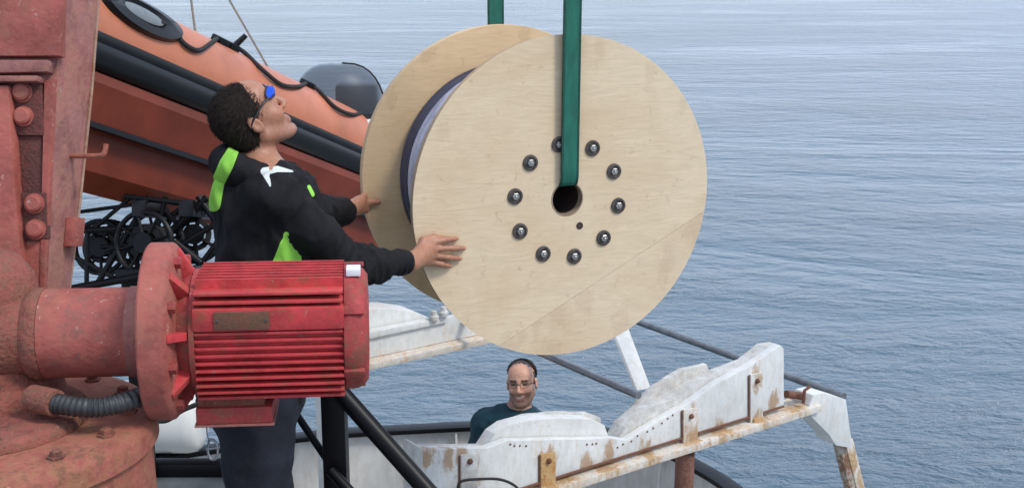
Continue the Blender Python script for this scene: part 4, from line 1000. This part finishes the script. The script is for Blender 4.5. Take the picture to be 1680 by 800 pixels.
# sunglasses
gl = bpy.data.objects.new('sunglasses', None); gl.empty_display_size = .05; link(gl, man, HC)
def hl(x, y, z): return Vector(H1+HR1@np.array([x, y, z])*.93)
GZ = .042; GX = .108                                          # pushed up on the brow
for s in (-1, 1):
    rings = []
    for q in (1., .85, .55, .1):
        rings.append([hl(GX+.012*(1-q*q)-.030*max(0, .1+q*math.cos(t)), s*(.034+.032*q*math.cos(t)), GZ+.0185*q*math.sin(t)) for t in (2*math.pi*k/24 for k in range(24))])
    MB().loft(rings).build('lens', 'lens', gl, smooth=70)
    MB().tube(rings[0]+[rings[0][0]], .0024, 6, cap=False).build('lens_frame', 'frame', gl)
    MB().tube(spline([hl(GX-.03, s*.066, GZ-.004), hl(.045, s*.080, .036), hl(.008, s*.087, .026), hl(-.02, s*.086, .014), hl(-.03, s*.083, -.006)], 5), .0038, 6).build('temple_arm', 'frame', gl)
MB().tube([hl(GX+.012, -.007, GZ), hl(GX+.016, 0, GZ+.002), hl(GX+.012, .007, GZ)], .0025, 6).build('bridge', 'frame', gl)

# ------------------------------------------------------------------ second person on the lower deck
yaw2 = math.radians(-108); F2 = Vector((math.cos(yaw2), math.sin(yaw2), 0)); L2 = Vector((-math.sin(yaw2), math.cos(yaw2), 0)); RB2 = rot([F2, L2, Z])
H2v = P(856, 630, 6.45); H2 = v3(H2v); HR2 = basis(math.radians(-100), math.radians(9), math.radians(5))
neck2 = v3(P(850, 676, 6.47)); hipz = LOW_Z+.93
hip2 = np.array([P(842, 700, 6.5).x, P(842, 700, 6.5).y, hipz]); ch2 = np.array([hip2[0], hip2[1], hip2[2]+.36])
s2 = [ch2+RB2@np.array([0, -.148, .11]), ch2+RB2@np.array([0, .150, .125])]
e2 = [s2[0]+np.array([-.07, -.02, -.29]), s2[1]+np.array([.06, -.02, -.29])]
w2 = [e2[0]+RB2@np.array([.12, .02, -.22]), e2[1]+RB2@np.array([.12, -.02, -.22])]
body2 = xf(head_prims(), HR2, H2, .93)+[cap(H2+HR2@np.array([-.02, 0, -.05]), neck2, .056, .062, .03), ell(ch2, (.11, .165, .24), .05, RB2), cap(hip2, ch2, .13, .13, .06)]
for i in (0, 1):
    body2 += [cap(neck2-np.array([0, 0, .03]), s2[i], .05, .055, .04), cap(s2[i], e2[i], .05, .042, .02), cap(e2[i], w2[i], .042, .028, .015)]
    hd = (w2[i]-e2[i])/np.linalg.norm(w2[i]-e2[i]); body2.append(cap(w2[i], w2[i]+hd*.07, .026, .03, .02))
    for k in range(4):
        b0 = w2[i]+hd*.075+RB2@np.array([.0, (k-1.5)*.019, 0]); body2 += finger([b0, b0+hd*.035, b0+hd*.05+RB2@np.array([.022, 0, 0]), b0+hd*.05+RB2@np.array([.04, 0, .01])], .0095, .0078)
    sg = 1 if i == 0 else -1
    body2 += finger([w2[i]+hd*.02, w2[i]+hd*.05+RB2@np.array([.025, sg*.03, 0]), w2[i]+hd*.08+RB2@np.array([.04, sg*.03, 0])], .012, .009)
for sg in (-1, 1):
    hj = hip2+RB2@np.array([0, .09*sg, 0]); kj = hip2+RB2@np.array([.02, .10*sg, -.44]); ft = np.array([kj[0], kj[1], LOW_Z+.08])
    body2 += [cap(hj, kj, .085, .06, .04), cap(kj, ft, .056, .04, .02), cap(ft-np.array([0, 0, .03]), ft+v3(F2)*.15-np.array([0, 0, .04]), .038, .034, .02)]
lo, hi = bounds(body2, .02)
man2, V, Fq = sdf_obj('person', sdf(body2), lo, hi, .0046, 'skin', loc=(hip2[0], hip2[1], LOW_Z))
tag(man2, 'smiling bearded person in dark teal jacket standing behind the white reel cradle', 'person')
def tone2(V):
    c = np.tile(np.array([.60, .33, .225]), (len(V), 1)); q = (V-H2)@HR2/.93
    for s in (-1, 1):
        br = (np.abs(q[:, 2]-.037-.004*0) < .006) & (np.abs(q[:, 1]-s*.034) < .021) & (q[:, 0] > .07); c[br] = [.12, .07, .05]
        ey = (np.abs(q[:, 2]-.016) < .007) & (np.abs(q[:, 1]-s*.033) < .014) & (q[:, 0] > .07); c[ey] = [.10, .06, .05]
    nzz = np.array([mnoise.noise(Vector(p)*120) for p in V])
    sm = -.060+.6*q[:, 1]**2/.03
    bd = (q[:, 0] > -.02) & (q[:, 2] < -.036+.35*np.clip(np.abs(q[:, 1])-.03, 0, 1)+.008*nzz) & (q[:, 2] > -.125)
    c[bd] = c[bd]*.38+np.array([.10, .062, .045])*.62
    mo = (np.abs(q[:, 1]) < .024) & (np.abs(q[:, 2]-sm) < .0045) & (q[:, 0] > .07); c[mo] = [.40, .31, .26]
    lp = (np.abs(q[:, 1]) < .030) & (np.abs(q[:, 2]-sm+.0105) < .005) & (q[:, 0] > .07); c[lp] = [.36, .13, .11]
    ck = np.clip(1-np.linalg.norm((q-np.array([.07, 0, -.02]))/np.array([.06, .085, .028]), axis=1), 0, 1); c += ck[:, None]*np.array([.07, -.02, -.02])
    c *= (1+.12*np.array([mnoise.noise(Vector(p)*40) for p in V]))[:, None]
    hr_ = (q[:, 2] > -.02) & (q[:, 0]*.72-q[:, 2]*.69 < -.060+.018*nzz) | ((q[:, 2] > .0) & (q[:, 0] < .022+.01*nzz) & (q[:, 2] < .075) & (np.abs(q[:, 1]) > .05) & (np.abs(q[:, 1]) < .0765+.01*(q[:, 2] > .035)))
    c[hr_] = np.array([.05, .033, .026])
    return c
tones(man2, V, tone2)
jk2 = [ell(ch2, (.14, .18, .25), .06, RB2), cap(hip2-np.array([0, 0, .04]), ch2-np.array([0, 0, .05]), .165, .155, .08)]
for i in (0, 1): jk2 += [cap(neck2-np.array([0, 0, .05]), s2[i], .07, .08, .05), cap(s2[i], e2[i], .076, .066, .03), cap(e2[i], w2[i]+(e2[i]-w2[i])*.1, .064, .05, .02)]
for k in range(12):
    a, a2 = 2*math.pi*k/12, 2*math.pi*(k+1)/12
    def hq(a): return neck2+RB2@np.array([.070*math.cos(a)-.005, .078*math.sin(a), .012-.03*(math.cos(a)+1)/2])
    jk2.append(cap(hq(a), hq(a2), .019, .019, .012))
lo, hi = bounds(jk2, .03)
sdf_obj('jacket', sdf(jk2), lo, hi, .0075, 'teal', man2, post=folds(.006, 8, (1, 1, 1), 1.7))
tr2 = [cap(hip2+np.array([0, 0, .02]), hip2-np.array([0, 0, .06]), .148, .148, .06)]
for sg in (-1, 1):
    hj = hip2+RB2@np.array([0, .088*sg, -.03]); kj = hip2+RB2@np.array([.02, .10*sg, -.44]); tr2 += [cap(hj, kj, .108, .086, .05), cap(kj, np.array([kj[0], kj[1], LOW_Z+.09]), .085, .075, .02)]
lo, hi = bounds(tr2, .02); sdf_obj('trousers', sdf(tr2), lo, hi, .012, 'trousers', man2, post=folds(.008, 6, (1, 1, .7), 8.))
for sg in (-1, 1):
    kj = hip2+RB2@np.array([.02, .10*sg, -.44]); ft = np.array([kj[0], kj[1], LOW_Z])
    bt_ = [cap(ft+np.array([0, 0, .14]), ft+np.array([0, 0, .05]), .06, .055, .03), cap(ft+np.array([0, 0, .05]), ft+v3(F2)*.17+np.array([0, 0, .042]), .048, .042, .03)]
    lo, hi = bounds(bt_, .01); f1 = sdf(bt_); sdf_obj('boot', lambda X: np.maximum(f1(X), LOW_Z+.003-X[:, 2]), lo, hi, .01, 'boot', man2)
hp2 = xf([ell((-.016, 0, .046), (.100, .080, .086), .02)], HR2, H2); lo, hi = bounds(hp2, .03)
h2o, Vh, Fh = sdf_obj('hair', hair_fn(H2, HR2, .002, [((.75, 0, -.66), -.062), ((.90, 0, .43), .036)], hp2), lo, hi, .0045, 'hair2', man2)
hair_strands('hair_strands', Vh, vnormals(Vh, Fh), lambda p: HR2@np.array([-.3, 0, -.3]), 1800, .012, 'hair2', man2, .0012)
g2 = bpy.data.objects.new('glasses', None); g2.empty_display_size = .05; link(g2, man2, H2v)
def h2l(x, y, z): return Vector(H2+HR2@np.array([x, y, z])*.93)
for s_ in (-1, 1):
    rg = [h2l(.106-.006*math.cos(t), s_*(.033+.024*math.cos(t)), .015+.017*math.sin(t)) for t in (2*math.pi*k/20 for k in range(21))]
    MB().tube(rg, .0011, 6, cap=False).build('rim', 'frame', g2)
    MB().tube([h2l(.100, s_*.058, .018), h2l(.06, s_*.076, .020), h2l(-.01, s_*.086, .018)], .0016, 6).build('temple_arm', 'frame', g2)
MB().tube([h2l(.112, -.009, .018), h2l(.114, 0, .021), h2l(.112, .009, .018)], .0016, 6).build('bridge', 'frame', g2)
